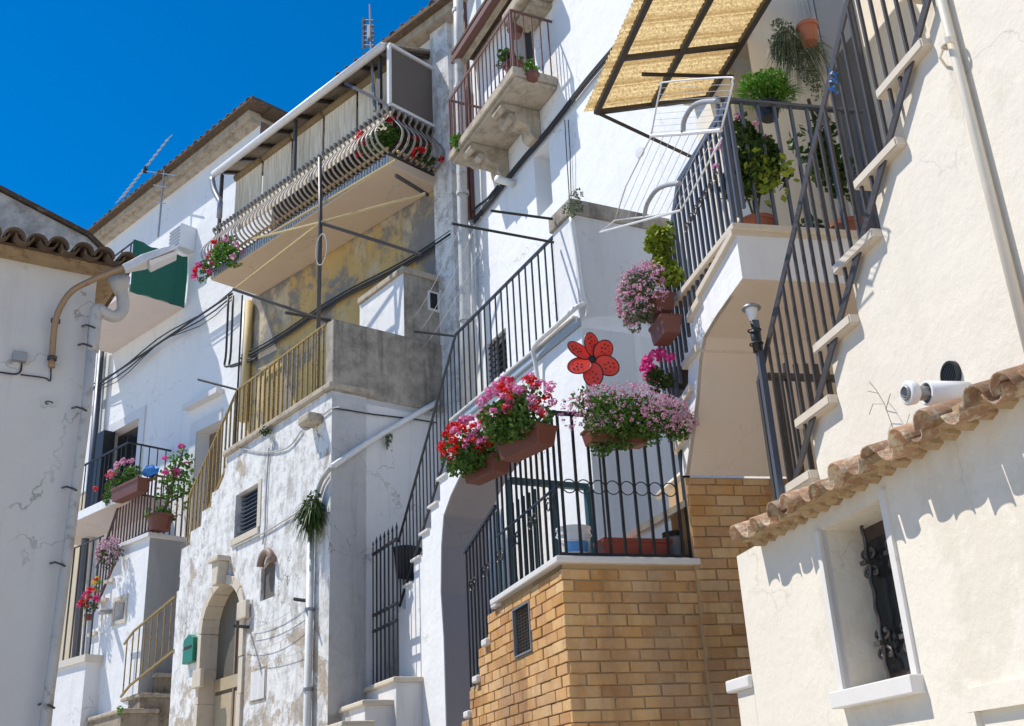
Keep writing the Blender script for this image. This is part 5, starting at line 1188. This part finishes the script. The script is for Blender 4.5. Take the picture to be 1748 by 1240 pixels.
G1 = F0.qs([(0, 328), (150, 406), (205, 440)], -.55)
G1b = [(-5, G1[0][1]+1.9), (G1[0][0], G1[0][1]), (G1[1][0], G1[1][1]), (G1[1][0]+.12, G1[1][1]-.1), (G1[1][0]+.12, fz), (-5, fz)]
MB().prism(F0, G1b, -3, -.55).build('gable', 'mottled', lh)
ed = MB(); pts = G1b[:4]
for a, b in zip(pts, pts[1:]): ed.bar(F0.P(a[0], a[1]+.02, -.6), F0.P(b[0], b[1]+.02, -.6), .16, .035)
ed.build('verge', 'tile_old', lh)
# street lamp
lm = thing('street_lamp', 'street lamp head on a curved rusty arm fixed to the left wall', 'street lamp', F0.W((90, 600), .08))
arm = [F0.W(p, o_) for p, o_ in (((88, 628), .04), ((90, 590), .06), ((94, 552), .09), ((103, 525), .12), ((122, 498), .16), ((150, 482), .20), ((185, 467), .25), ((214, 456), .28))]
MB().tube(pathpts(arm, 5), .021, 10).build('arm', 'copper', lm, smooth=True)
for p in ((89, 612), (95, 548)): MB().lathe(F0.W(p, .07), [(.024, -.012), (.03, -.012), (.03, .012), (.024, .012)], 12).build('clamp', 'bronze', lm)
h0, h1 = F0.W((212, 460), .28), F0.W((300, 428), .36); dv = (h1-h0).normalized(); sd = dv.cross(Vector((0, 0, 1))).normalized(); up_ = sd.cross(dv)
m = MB(); secs = [(0, .028, .038), (.12, .036, .042), (.30, .068, .044), (.62, .07, .038), (.80, .06, .022)]; Lh = (h1-h0).length/.8
for s_, w_, t_ in secs:
    c = h0+dv*s_*Lh
    for a, b in ((-1, -.6), (1, -.6), (.8, .8), (-.8, .8)): m.v.append(c+sd*w_*a+up_*t_*b)
for i in range(len(secs)-1):
    for j in range(4): m.f.append([i*4+j, i*4+(j+1) % 4, i*4+4+(j+1) % 4, i*4+4+j])
m.f += [[3, 2, 1, 0], [16, 17, 18, 19]]; m.build('lamp_head', 'gutter', lm, bevel=.005)
m = MB(); c0, c1 = h0+dv*.34*Lh-up_*.034, h0+dv*.76*Lh-up_*.03; m.v = [c0+sd*.07, c1+sd*.06, c1-sd*.06, c0-sd*.07, c0+sd*.05-up_*.03, c1+sd*.04-up_*.02, c1-sd*.04-up_*.02, c0-sd*.05-up_*.03]
m.f = [[4, 5, 6, 7], [0, 1, 5, 4], [1, 2, 6, 5], [2, 3, 7, 6], [3, 0, 4, 7]]; m.build('lamp_glass', 'plasticw', lm)
# gutter hopper and leaning downpipe
ldp = thing('leaning_downpipe', 'pale downpipe with elbow down the corner of the left shaded house', 'downpipe', F0.W((120, 900), .1))
pts = [F0.W(p, .12) for p in ((205, 478), (209, 505), (209, 530), (195, 541), (178, 534), (166, 527), (163, 545), (158, 600))]
MB().tube(pathpts(pts, 4), .04, 12).build('elbow', 'pipe', ldp, smooth=True)
MB().tube([F0.W((206, 505), .12), F0.W((205, 488), .12), F0.W((203, 476), .12)], [.035, .06, .075], 12).build('hopper', 'pipe', ldp, smooth=True)
bu = F0.q((159, 590), .12)[0]; MB().tube([F0.W((159, 560), .12), F0.W((147, 700), .12), F0.W((110, 985), .12), F0.W((76, 1240), .12), F0.W((60, 1360), .12)], .032, 12).build('pipe', 'pipe', ldp, smooth=True)
for (x_, y_) in ((158, 560), (152, 592), (141, 700), (124, 836), (104, 965), (84, 1206)):
    MB().tube([F0.W((x_-18, y_-3), .01), F0.W((x_-10, y_-5), .12), F0.W((x_+2, y_-1), .165), F0.W((x_+9, y_+3), .14)], .007, 6).build('bracket', 'bronze', ldp)
jb = thing('junction_box', 'grey junction box with a cable on the left shaded wall', 'junction box', F0.W((33, 612), .02))
q = F0.q((33, 612)); MB().box(F0, q[0]-.045, q[0]+.04, q[1]-.03, q[1]+.03, 0, .05).build('case', 'greybox', jb, bevel=.004)
MB().tube(pathpts([F0.W(p, .015) for p in ((-20, 635), (0, 636), (25, 639), (35, 634), (37, 620))], 4), .006, 5).build('cable', 'cable', jb); MB().tube(pathpts([F0.W(p, .015) for p in ((35, 640), (60, 643), (78, 646), (86, 650), (87, 628))], 4), .005, 5).build('cable', 'cable', jb)
# wall stains as small rusty ring hook
hk = thing('wall_ring', 'rusty iron ring hook with stains on the left shaded wall', 'ring', F0.W((84, 688), .02)); c = F0.W((84, 688), .03)
MB().tube([c+F0.U*(.022*cos(t_))+Vector((0, 0, .010*sin(t_))) for t_ in [i*.5 for i in range(10)]], .005, 5).build('ring', 'bronze', hk)

# ================================================================== aerials
an = thing('television_aerial', 'thin television aerial above the eave of the tall white house', 'aerial', W0.W((277, 400), .3))
P = lambda p: W0.W(p, .4)
MB().tube([P((270, 405)), P((281, 284))], .022, 6).build('mast', 'grey', an)
MB().tube([P((206, 340)), P((288, 236))], .015, 5).build('boom', 'wire', an)
for i in range(14):
    t_ = i/13; c = P((206, 340)).lerp(P((288, 236)), t_); MB().bar(c-W0.U*.25*(1-t_*.4), c+W0.U*.25*(1-t_*.4), .012).build('element', 'wire', an)
for (a, b) in (((245, 292), (300, 300)), ((262, 316), (285, 320)), ((266, 345), (282, 348))): MB().bar(P(a), P(b), .02).build('dipole', 'grey', an)
MB().lathe(P((248, 290)), [(.001, -.06), (.05, -.06), (.05, .06), (.001, .06)], 8).build('cap', 'black', an)
a2 = thing('canopy_aerial', 'upright aerial with stacked rods on the canopy corner against the sky', 'aerial', B0.W((637, 110), .1))
P = lambda p: B0.W(p, -.1)
MB().tube([P((631, 8)), P((634, 90)), P((640, 190))], [.015, .025, .03], 6).build('mast', 'grey', a2)
for y_ in (35, 44, 55, 62, 70, 78):
    MB().tube([P((620, y_)), P((638, y_+1))], .02, 5).build('element', 'slate', a2)
    MB().tube([P((621, y_-3)), P((621, y_+5))], .03, 6).build('cap', 'slate', a2)
MB().lathe(P((632, 58))-Vector((0, 0, .1)), [(.001, 0), (.05, 0), (.05, .25), (.001, .25)], 8).build('amplifier', 'greybox', a2)
MB().tube(pathpts([P(p) for p in ((636, 120), (640, 140), (634, 150), (640, 165))], 4), .012, 5).build('cable', 'rope', a2)

# ================================================================== drying rack on the landing railing
dk = thing('drying_rack', 'white folding drying rack hooked over the landing railing', 'drying rack', A2.W((1160, 250), .35))
P = lambda x_, y_, o_=.45: A2.W((1000+x_/3.1, y_/3.1), o_)
f1 = [P(*p) for p in ((345, 720), (395, 470), (430, 435), (745, 410), (775, 430), (770, 480), (715, 690))]
MB().tube(pathpts(f1, 4), .0045, 6).build('frame', 'gutter', dk, smooth=True); MB().tube([P(345, 720), P(500, 710), P(715, 690)], .009, 6).build('frame', 'gutter', dk)
f2 = [P(345, 725), P(310, 790), P(210, 990), P(155, 1165), P(300, 1150), P(500, 1115), P(600, 950), P(720, 730)]
MB().tube(f2, .0042, 6).build('frame', 'gutter', dk, smooth=True); MB().tube([P(500, 1115), P(75, 1230), P(155, 1165)], .006, 6).build('frame', 'gutter', dk)
for i in range(8):
    t_ = (i+.5)/8; MB().tube([P(lerp(345, 715, t_), lerp(720, 690, t_)), P(lerp(155, 490, t_), lerp(1165, 1118, t_))], .0015, 4).build('wire', 'wire', dk)
    MB().tube([P(lerp(345, 400, t_), lerp(720, 450, t_)), P(lerp(715, 775, t_), lerp(690, 430, t_))], .0015, 4).build('wire', 'wire', dk)
for pts in ([(515, 700), (520, 640), (560, 570), (620, 540), (700, 535)], [(310, 1145), (325, 1080), (370, 1010), (430, 980), (500, 970)]): MB().tube(pathpts([P(*p) for p in pts], 4), .012, 8).build('leg_hook', 'greybox', dk, smooth=True)
MB().lathe(P(285, 808), [(.001, -.006), (.03, -.005), (.03, .005), (.001, .006)], 16, ax=A2.n+Vector((.3, -.4, 0))).build('foot_disc', 'plasticw', dk)

# ================================================================== plants and pots
def flower_thing(name, label, cat, loc, group=None): return thing(name, label, cat, loc, group)
# front planter on terrace railing
o_ = .17; fq = BF.q((1065, 750), o_)
pl = flower_thing('flower_box', 'terracotta box overflowing with pale pink and lilac flowers', 'flower box', BF.P(fq[0], fq[1], o_), 'flower boxes on the brick terrace railing')
trough(pl, BF, BF.q((1056, 750), o_)[0], BF.q((1060, 757), o_)[1], o_-.04, .36, .14, .085)
c = BF.W((1066, 712), o_+.05); m = MB(); leaves(m, c, .36, .17, .165, 4200, .026, BF, clumps=26); c2 = BF.W((1045, 768), o_); leaves(m, c2, .12, .06, .05, 350, .022, BF, clumps=6); leaves(m, BF.W((1150, 735), o_), .10, .09, .10, 500, .024, BF)
m.build('foliage', 'leaf', pl, kind='stuff', recalc=False)
m = MB(); cs = surfpts(c, .37, .19, .18, 480, BF, -.6); blossoms(m, cs[:200], .014, 8); m.build('blossoms', 'fl_pink', pl, kind='stuff', recalc=False)
m = MB(); blossoms(m, cs[300:]+surfpts(BF.W((1135, 722), o_+.05), .17, .16, .14, 260, BF, -.6), .0135, 8); m.build('blossoms', 'fl_lil', pl, kind='stuff', recalc=False)
# side planters
for (pxc, ln, lab, cols, cc, seed) in (((903, 762), .34, 'terracotta box of red and pink geraniums nearest the terrace corner', ('fl_mag2', 'fl_red'), (899, 708), 1), ((834, 806), .30, 'terracotta box of red geraniums at the low end of the terrace', ('fl_red', 'fl_mag2'), (824, 768), 2)):
    KB = Fr.thr(K+162, BK.W(pxc, .13)); o_ = 0; q = KB.q(pxc, 0); pl = flower_thing('flower_box', lab, 'flower box', KB.P(q[0], q[1], o_), 'flower boxes on the brick terrace railing')
    trough(pl, KB, q[0]-.02, q[1]-.035, 0, ln*1.15, .15, .11)
    c = KB.W(cc, 0); m = MB(); leaves(m, c+BK.n*.05+Vector((0, 0, -.02)), .27, .17, .15, 2000, .034, KB, clumps=18); leaves(m, c+BK.n*.09+Vector((0, 0, -.10)), .20, .06, .07, 420, .03, KB, clumps=9); m.build('foliage', 'leaf', pl, kind='stuff', recalc=False)
    for k, col in enumerate(cols):
        m = MB(); cs = surfpts(c+BK.n*.06+Vector((0, 0, .03)), .27, .18, .17, 38 if k == 0 else 18, KB, -.55, umin=-1 if k == 0 or seed == 1 else .1); blossoms(m, cs, .031, 34, .42); m.build('blossoms', col, pl, kind='stuff', recalc=False)
# red toy windmill flower
wf_ = thing('garden_windmill', 'big red toy flower windmill with six petals and black spots', 'windmill', BF.W((1012, 700), .05))
c = BF.W((1011, 614), .06); X_, Z_ = BF.U, Vector((0, 0, 1)); r0 = (BF.W((1055, 614), .06)-c).length
for k in range(6):
    a = radians(-92+60*k+(12 if k in (1, 2) else 0)); dx = X_*cos(a)+Z_*sin(a); dy = -X_*sin(a)+Z_*cos(a)
    def ov(s_, off, o2, n=22): return [c+dx*(r0*.58+cos(t_)*r0*.46*s_)+dy*(sin(t_)*r0*.325*s_)+BF.n*(o2+off+.02*sin(t_)) for t_ in [2*pi*i/n for i in range(n)]]
    m = MB(); P1 = ov(1, 0, .0); P2 = ov(1, .003, .0); nn_ = len(P1); m.v = P1+P2; m.f = [list(range(nn_))[::-1], list(range(nn_, 2*nn_))]+[[i, (i+1) % nn_, nn_+(i+1) % nn_, nn_+i] for i in range(nn_)]
    pt_ = m.build('petal', 'petalred', wf_)
    MB().tube(ov(1, .002, 0)+[ov(1, .002, 0)[0]], .0035, 5, caps=False).build('petal_rim', 'black', pt_)
    m = MB()
    for (s_, t_) in ((.75, .0), (.55, .35), (.55, -.35), (.85, .5), (.85, -.5), (.4, 0), (1.0, .1)):
        m.disc(c+dx*(r0*(.25+s_*.6))+dy*(t_*r0*.27)+BF.n*(.0045+.02*t_), BF.n, .0055, 8)
    m.build('spots', 'black', pt_)
MB().lathe(c, [(.001, -.01), (.02, -.008), (.02, .012), (.001, .02)], 12, ax=BF.n).build('hub', 'black', wf_)
cyl(0, 'stick', 'black', wf_, [c-BF.n*.01, BF.P(BF.uof(c)+.0, ledz+.1, .04)], .006)
# bucket, empty planter, canister on terrace
bk = thing('paint_bucket', 'white plastic bucket with a blue label behind the terrace railing', 'bucket', BF.W((983, 950), -.18))
c = BF.P(BF.q((981, 940), -.2)[0], ledz+.01, -.2); MB().lathe(c, [(.001, 0), (.075, 0), (.09, .155), (.096, .155), (.096, .17), (.091, .17), (.094, .19), (.099, .19), (.099, .2), (.09, .2), (.085, .17), (.001, .17)], 30).build('body', 'plasticw', bk)
m = MB(); 
for (z0_, z1_, a0_, a1_) in ((.055, .115, -2.2, -.5),):
    N = 14
    for i in range(N+1):
        a = lerp(a0_, a1_, i/N)
        for z in (z0_, z1_): rr = .0762+.015*z/.155*1.0; m.v.append(c+Vector((cos(a)*rr, sin(a)*rr, z)))
    for i in range(N): m.f.append([2*i, 2*i+1, 2*i+3, 2*i+2])
m.build('blue_label', 'plasticb', bk, recalc=False)
MB().tube([c+Vector((cos(a)*.1, sin(a)*.1, .16-.05*sin(-a))) for a in [-pi*i/12 for i in range(13)]], .003, 5).build('handle', 'plasticw', bk)
ep = thing('empty_planter', 'empty dark red trough planter beside the white bucket', 'planter', BF.W((1080, 945), -.15)); trough(ep, BF, BF.q((1082, 940), -.17)[0], ledz+.01, -.17, .42, .15, .13, 'redplastic')
cs_ = thing('grey_canister', 'grey plastic tub at the right end of the terrace floor', 'tub', BF.W((1155, 945), -.15)); c = BF.P(BF.q((1152, 940), -.22)[0], ledz+.01, -.22)
MB().lathe(c, [(.001, 0), (.055, 0), (.055, .16), (.06, .165), (.06, .19), (.001, .2)], 18).build('body', 'greybox', cs_); MB().lathe(c+Vector((0, 0, .165)), [(.061, 0), (.064, .0), (.064, .03), (.001, .04)], 18).build('lid', 'black', cs_)
# planters on arch stair railing
o_ = .12
pl = thing('hanging_planter', 'terracotta planter of lilac pink flowers hung on the arch stair railing', 'planter', A2.W((1110, 540), o_))
for p in ((1126, 528), (1137, 566)): q = A2.q(p, o_); trough(pl, A2, q[0], q[1]-.05, o_, .22, .13, .11)
m = MB(); c = A2.W((1102, 508), o_+.08); leaves(m, c, .21, .13, .17, 1500, .026, A2, clumps=12); m.build('foliage', 'leaf_g', pl, kind='stuff', recalc=False)
m = MB(); blossoms(m, surfpts(c, .23, .16, .19, 200, A2, -.8), .016, 9); m.build('blossoms', 'fl_lil', pl, kind='stuff', recalc=False)
m = MB(); blossoms(m, surfpts(c, .23, .16, .19, 100, A2, -.6), .016, 9); m.build('blossoms', 'fl_pink', pl, kind='stuff', recalc=False)
pl = thing('yellow_green_shrub', 'upright yellow green shrub above the lilac planter', 'plant', A2.W((1140, 480), .05))
m = MB(); leaves(m, A2.W((1131, 410), .06), .11, .10, .12, 600, .045, A2, clumps=10); leaves(m, A2.W((1140, 455), .06), .13, .09, .14, 700, .045, A2, clumps=10); m.build('foliage', 'leaf_y', pl, kind='stuff', recalc=False)
MB().tube([A2.W((1140, 500), .05), A2.W((1134, 420), .05)], .008, 5).build('stem', 'stem', pl)
pl = thing('magenta_geranium', 'magenta geranium on the lower arch stair behind the flower box', 'geranium', A2.W((1130, 650), .05))
c = A2.W((1126, 628), .1); m = MB(); leaves(m, c-Vector((0, 0, .05)), .12, .08, .08, 300, .035, A2, clumps=6); m.build('foliage', 'leaf_d', pl, kind='stuff', recalc=False)
m = MB(); blossoms(m, surfpts(c, .15, .08, .09, 16, A2, -.4), .032, 30); m.build('blossoms', 'fl_mag', pl, kind='stuff', recalc=False)
c = A2.W((1155, 640), -.1); pot(pl, c-Vector((0, 0, .12)), .09, .14, 'black')
# landing pots
def potted(name, label, px, r, h, o, fr, mat='terra_o'):
    q = fr.q(px, o); c = fr.P(q[0], zc+.005, o); t = thing(name, label, 'potted plant', c); pot(t, c, r, h, mat); return t, c
pl, c = potted('potted_shrub', 'leafy pink budded shrub in a terracotta pot at the landing corner', (1290, 372), .10, .12, -.16, LF)
m = MB(); leaves(m, LF.W((1284, 285), -.1), .22, .17, .22, 1500, .048, LF, clumps=14); leaves(m, LF.W((1268, 225), -.1), .09, .08, .12, 200, .045, LF); m.build('foliage', 'leaf_d', pl, kind='stuff', recalc=False)
m = MB(); leaves(m, LF.W((1300, 300), -.02), .16, .10, .16, 160, .05, LF, clumps=14); m.build('foliage', 'leaf_y', pl, kind='stuff', recalc=False)
m = MB(); blossoms(m, [LF.W(p, -.02) for p in ((1245, 205), (1290, 212), (1215, 258), (1230, 250), (1258, 200), (1222, 285), (1305, 235))], .022, 16); m.build('blossoms', 'fl_pink', pl, kind='stuff', recalc=False)
for p in ((1284, 285), (1268, 225), (1300, 300), (1262, 300)): MB().tube([c+Vector((0, 0, .1)), LF.W(p, -.1)], .006, 5).build('stem', 'stem', pl)
pl, c = potted('potted_climber', 'dark climber in a terracotta pot beside the stair railing', (1442, 372), .12, .15, -.2, LF)
m = MB(); leaves(m, LF.W((1395, 245), -.15), .14, .12, .26, 420, .05, LF, clumps=12); leaves(m, LF.W((1432, 300), -.2), .12, .1, .2, 260, .05, LF); m.build('foliage', 'leaf_d', pl, kind='stuff', recalc=False)
MB().tube(pathpts([c+Vector((0, 0, .12)), LF.W((1425, 300), -.15), LF.W((1395, 220), -.15), LF.W((1380, 170), -.15)], 4), .01, 6).build('stem', 'stem', pl)
pl, c = potted('black_pot', 'black plastic pot between the two terracotta pots', (1375, 372), .11, .12, -.25, LF, 'black'); m = MB(); leaves(m, c+Vector((0, 0, .16)), .1, .1, .06, 120, .04, LF); m.build('foliage', 'leaf_d', pl, kind='stuff', recalc=False)
pl = thing('feathery_fern', 'bright feathery green plant sitting on the landing rail', 'plant', LF.W((1312, 170), -.05))
m = MB(); strands(m, LF.W((1310, 160), -.1), .14, .10, .05, 500, .10, .006, LF, up=.5, fall=.5); leaves(m, LF.W((1312, 150), -.1), .17, .14, .10, 2200, .022, LF, clumps=18); m.build('foliage', 'leaf_b', pl, kind='stuff', recalc=False)
c = LF.W((1312, 190), -.1); pot(pl, c-Vector((0, 0, .05)), .07, .09, 'black')
pl = thing('hanging_basket', 'orange hanging pot with trailing grey green stems, top right', 'hanging plant', LF.W((1382, 60), -.1))
c = LF.W((1383, 74), .06); pot(pl, c, .062, .12, 'terra_o'); m = MB(); strands(m, c+Vector((-.05, .08, .06)), .12, .07, .07, 500, .16, .005, LF, up=.05, fall=1.2); leaves(m, LF.W((1348, 80), -.03), .12, .09, .17, 1500, .02, LF, clumps=16); leaves(m, LF.W((1385, 130), -.03), .09, .06, .15, 350, .02, LF)
m.build('foliage', 'leaf_g', pl, kind='stuff', recalc=False)
for dx_ in (-1, 0, 1): MB().tube([c+Vector((dx_*.05, .03*abs(dx_), .12)), c+Vector((0, 0, .5))], .002, 4).build('hanger_wire', 'wire', pl)
rb_ = thing('blue_ribbon', 'shiny blue ribbon tied to the dark stair railing', 'ribbon', RU.W((1422, 140), .05)); m = MB()
for i in range(30):
    c = RU.W((1422+random.uniform(-4, 5), 142+random.uniform(-22, 22)), .045); n_ = rnd_unit(); t_ = n_.orthogonal().normalized(); b_ = n_.cross(t_); k = len(m.v); m.v += [c, c+t_*.014, c+t_*.014+b_*.008, c+b_*.008]; m.f.append([k, k+1, k+2, k+3])
m.build('strips', 'blueplastic', rb_, recalc=False, kind='stuff')
# balcony plants
def bush(name, label, cat, fr, px, o, rx, ry, rz, n, size, mat, fl=(), pots=None, clumps=8):
    c = fr.W(px, o); t = thing(name, label, cat, c-Vector((0, 0, rz))); m = MB(); leaves(m, c, rx, ry, rz, n, size, fr, clumps=clumps); m.build('foliage', mat, t, kind='stuff', recalc=False)
    for col, cnt, r_, pn_ in fl:
        m = MB(); blossoms(m, surfpts(c, rx*1.05, ry*1.05, rz*1.05, cnt, fr, -.7), r_, pn_); m.build('blossoms', col, t, kind='stuff', recalc=False)
    if pots: pot(t, c-Vector((0, 0, rz*.9+pots[1])), pots[0], pots[1], pots[2])
    return t
bush('balcony_fern', 'green tufted plant in a terracotta pot on the brown railed balcony', 'potted plant', EB, (876, 98), -.15, .22, .2, .13, 600, .05, 'leaf', pots=(.13, .18, 'terra'))
bush('balcony_pot_plant', 'small light green plant right of the tufted balcony plant', 'potted plant', EB, (908, 118), -.25, .14, .12, .09, 200, .045, 'leaf_b', pots=(.09, .08, 'terra'))
bush('balcony_trailer', 'plant poking through the lower left of the brown balcony railing', 'plant', EB, (777, 245), .0, .14, .1, .16, 260, .05, 'leaf_b')
bush('wall_pot', 'terracotta pot plant hung by the balcony door', 'potted plant', EU, (879, 42), .25, .12, .1, .08, 120, .045, 'leaf', pots=(.11, .12, 'terra'))
bush('bulge_geranium', 'red geranium inside the right end of the bulged balustrade', 'geranium', B0, (650, 238), -.2, .5, .25, .22, 700, .07, 'leaf', (('fl_red', 5, .09, 40),))
bush('end_geranium', 'red geranium spilling at the wall end of the bulged balcony', 'geranium', BE, (725, 262), .1, .3, .2, .2, 400, .06, 'leaf_d', (('fl_red', 7, .07, 36),))
bush('left_geranium', 'pink and red geranium trailing from the left end of the bulged balcony', 'geranium', B0, (385, 437), .12, .55, .25, .32, 900, .07, 'leaf_b', (('fl_pink', 8, .06, 20), ('fl_red', 6, .06, 20)))
bush('trailing_geranium', 'thin geranium with red blooms hanging at the far left balcony corner', 'geranium', B0, (350, 463), .25, .28, .15, .28, 240, .06, 'leaf', (('fl_mag', 7, .055, 24), ('fl_red', 7, .05, 20)))
# caper bush
t = thing('caper_bush', 'spiky dark caper bush growing from the old house wall', 'shrub', D0.W((534, 880), .12)); m = MB(); strands(m, D0.W((534, 872), .12), .10, .10, .14, 420, .26, .022, D0, up=.1, fall=.9); leaves(m, D0.W((534, 875), .12), .16, .14, .24, 400, .05, D0); m.build('foliage', 'leaf_d', t, kind='stuff', recalc=False)
bush('ledge_moss', 'clump of weeds under the terrace ledge of the old house', 'weeds', D0, (455, 735), .08, .12, .08, .09, 220, .035, 'leaf_d')
bush('coping_weeds', 'wispy weeds growing on the stair head coping', 'weeds', EF, (982, 350), .08, .15, .1, .16, 260, .03, 'leaf_g')
bush('wall_weeds', 'small weeds on the shaded side of the old house under the pipe', 'weeds', DF, (663, 752), .05, .06, .04, .18, 90, .04, 'leaf_g')
bush('step_weed', 'tiny green weed at the bottom of the low stone steps', 'weeds', s5, (205, 1210), .6, .08, .05, .09, 80, .035, 'leaf_b')
# left planters
q = xb.q((222, 838), .2); t = thing('long_planter', 'terracotta trough of pink geraniums on the stair block railing', 'flower box', xb.P(q[0], q[1], .2)); trough(t, xb, q[0], q[1]-.12, .2, 1.0, .26, .24, tilt=.0)
m = MB(); c = xb.W((212, 815), .2); leaves(m, c, .55, .2, .2, 700, .065, xb, clumps=12); leaves(m, xb.W((186, 835), .2), .25, .15, .3, 300, .06, xb); m.build('foliage', 'leaf', t, kind='stuff', recalc=False); m = MB(); blossoms(m, surfpts(c+Vector((0, 0, .08)), .5, .2, .2, 16, xb, 0), .06, 22); m.build('blossoms', 'fl_pink', t, kind='stuff', recalc=False)
m = MB(); blossoms(m, [xb.W(p, .35) for p in ((163, 835), (183, 812), (190, 810))], .06, 20); m.build('blossoms', 'fl_red', t, kind='stuff', recalc=False)
t = thing('climbing_rose', 'tall climbing rose with red blooms in a terracotta pot', 'rose', xb.W((280, 905), -.3)); c = XE.W((272, 902), .1); pot(t, c-Vector((0, 0, .04)), .24, .26, 'terra')
m = MB(); leaves(m, XE.W((300, 835), .1), .45, .25, .65, 300, .085, XE, clumps=18); leaves(m, XE.W((308, 790), .1), .35, .2, .4, 130, .08, XE); leaves(m, XE.W((270, 880), .1), .35, .2, .2, 160, .07, XE); m.build('foliage', 'leaf_b', t, kind='stuff', recalc=False)
for a in ((300, 790), (312, 770), (288, 830), (322, 840)): MB().tube(pathpts([c+Vector((0, 0, .2)), XE.W((286, 860), .1), XE.W(a, .1)], 4), .018, 5).build('stem', 'stem', t)
m = MB(); blossoms(m, [XE.W(p, .2) for p in ((309, 763), (281, 783), (282, 808), (301, 807), (318, 795))], .075, 24); m.build('blossoms', 'fl_mag', t, kind='stuff', recalc=False)
t = bush('lilac_pot', 'dark pot of purple flowers hung halfway down the brown railing', 'flower pot', xb, (188, 946), .2, .28, .2, .28, 400, .05, 'leaf_d', (('fl_lil', 90, .04, 10),))
bush('red_pot', 'small red flowering plant at the foot of the brown railing', 'flower pot', xb, (153, 1030), .2, .22, .15, .22, 120, .06, 'leaf_d', (('fl_red', 12, .05, 14), ('fl_mag', 12, .05, 12)), pots=(.08, .1, 'terra'))
bush('yellow_toy', 'small red and yellow pansies on a stair block tread', 'flowers', xb, (168, 1000), .2, .1, .08, .14, 30, .05, 'leaf_b', (('fl_yel', 5, .05, 12), ('fl_red', 3, .05, 12)))
q = xb.q((258, 802), .05); bt_ = thing('blue_bag', 'bright blue plastic bag hanging at the brown railing corner', 'bag', xb.P(q[0], q[1], .05)); m = MB(); c = xb.W((258, 804), .05)
m.lathe(c-Vector((0, 0, .1)), [(.001, 0), (.10, .02), (.15, .07), (.14, .14), (.08, .19), (.03, .2)], 9, sy=.5); 
for i in range(len(m.v)): m.v[i] = m.v[i]+rnd_unit()*.03
m.build('bag', 'blueplastic', bt_)
print('objects', len(bpy.data.objects))
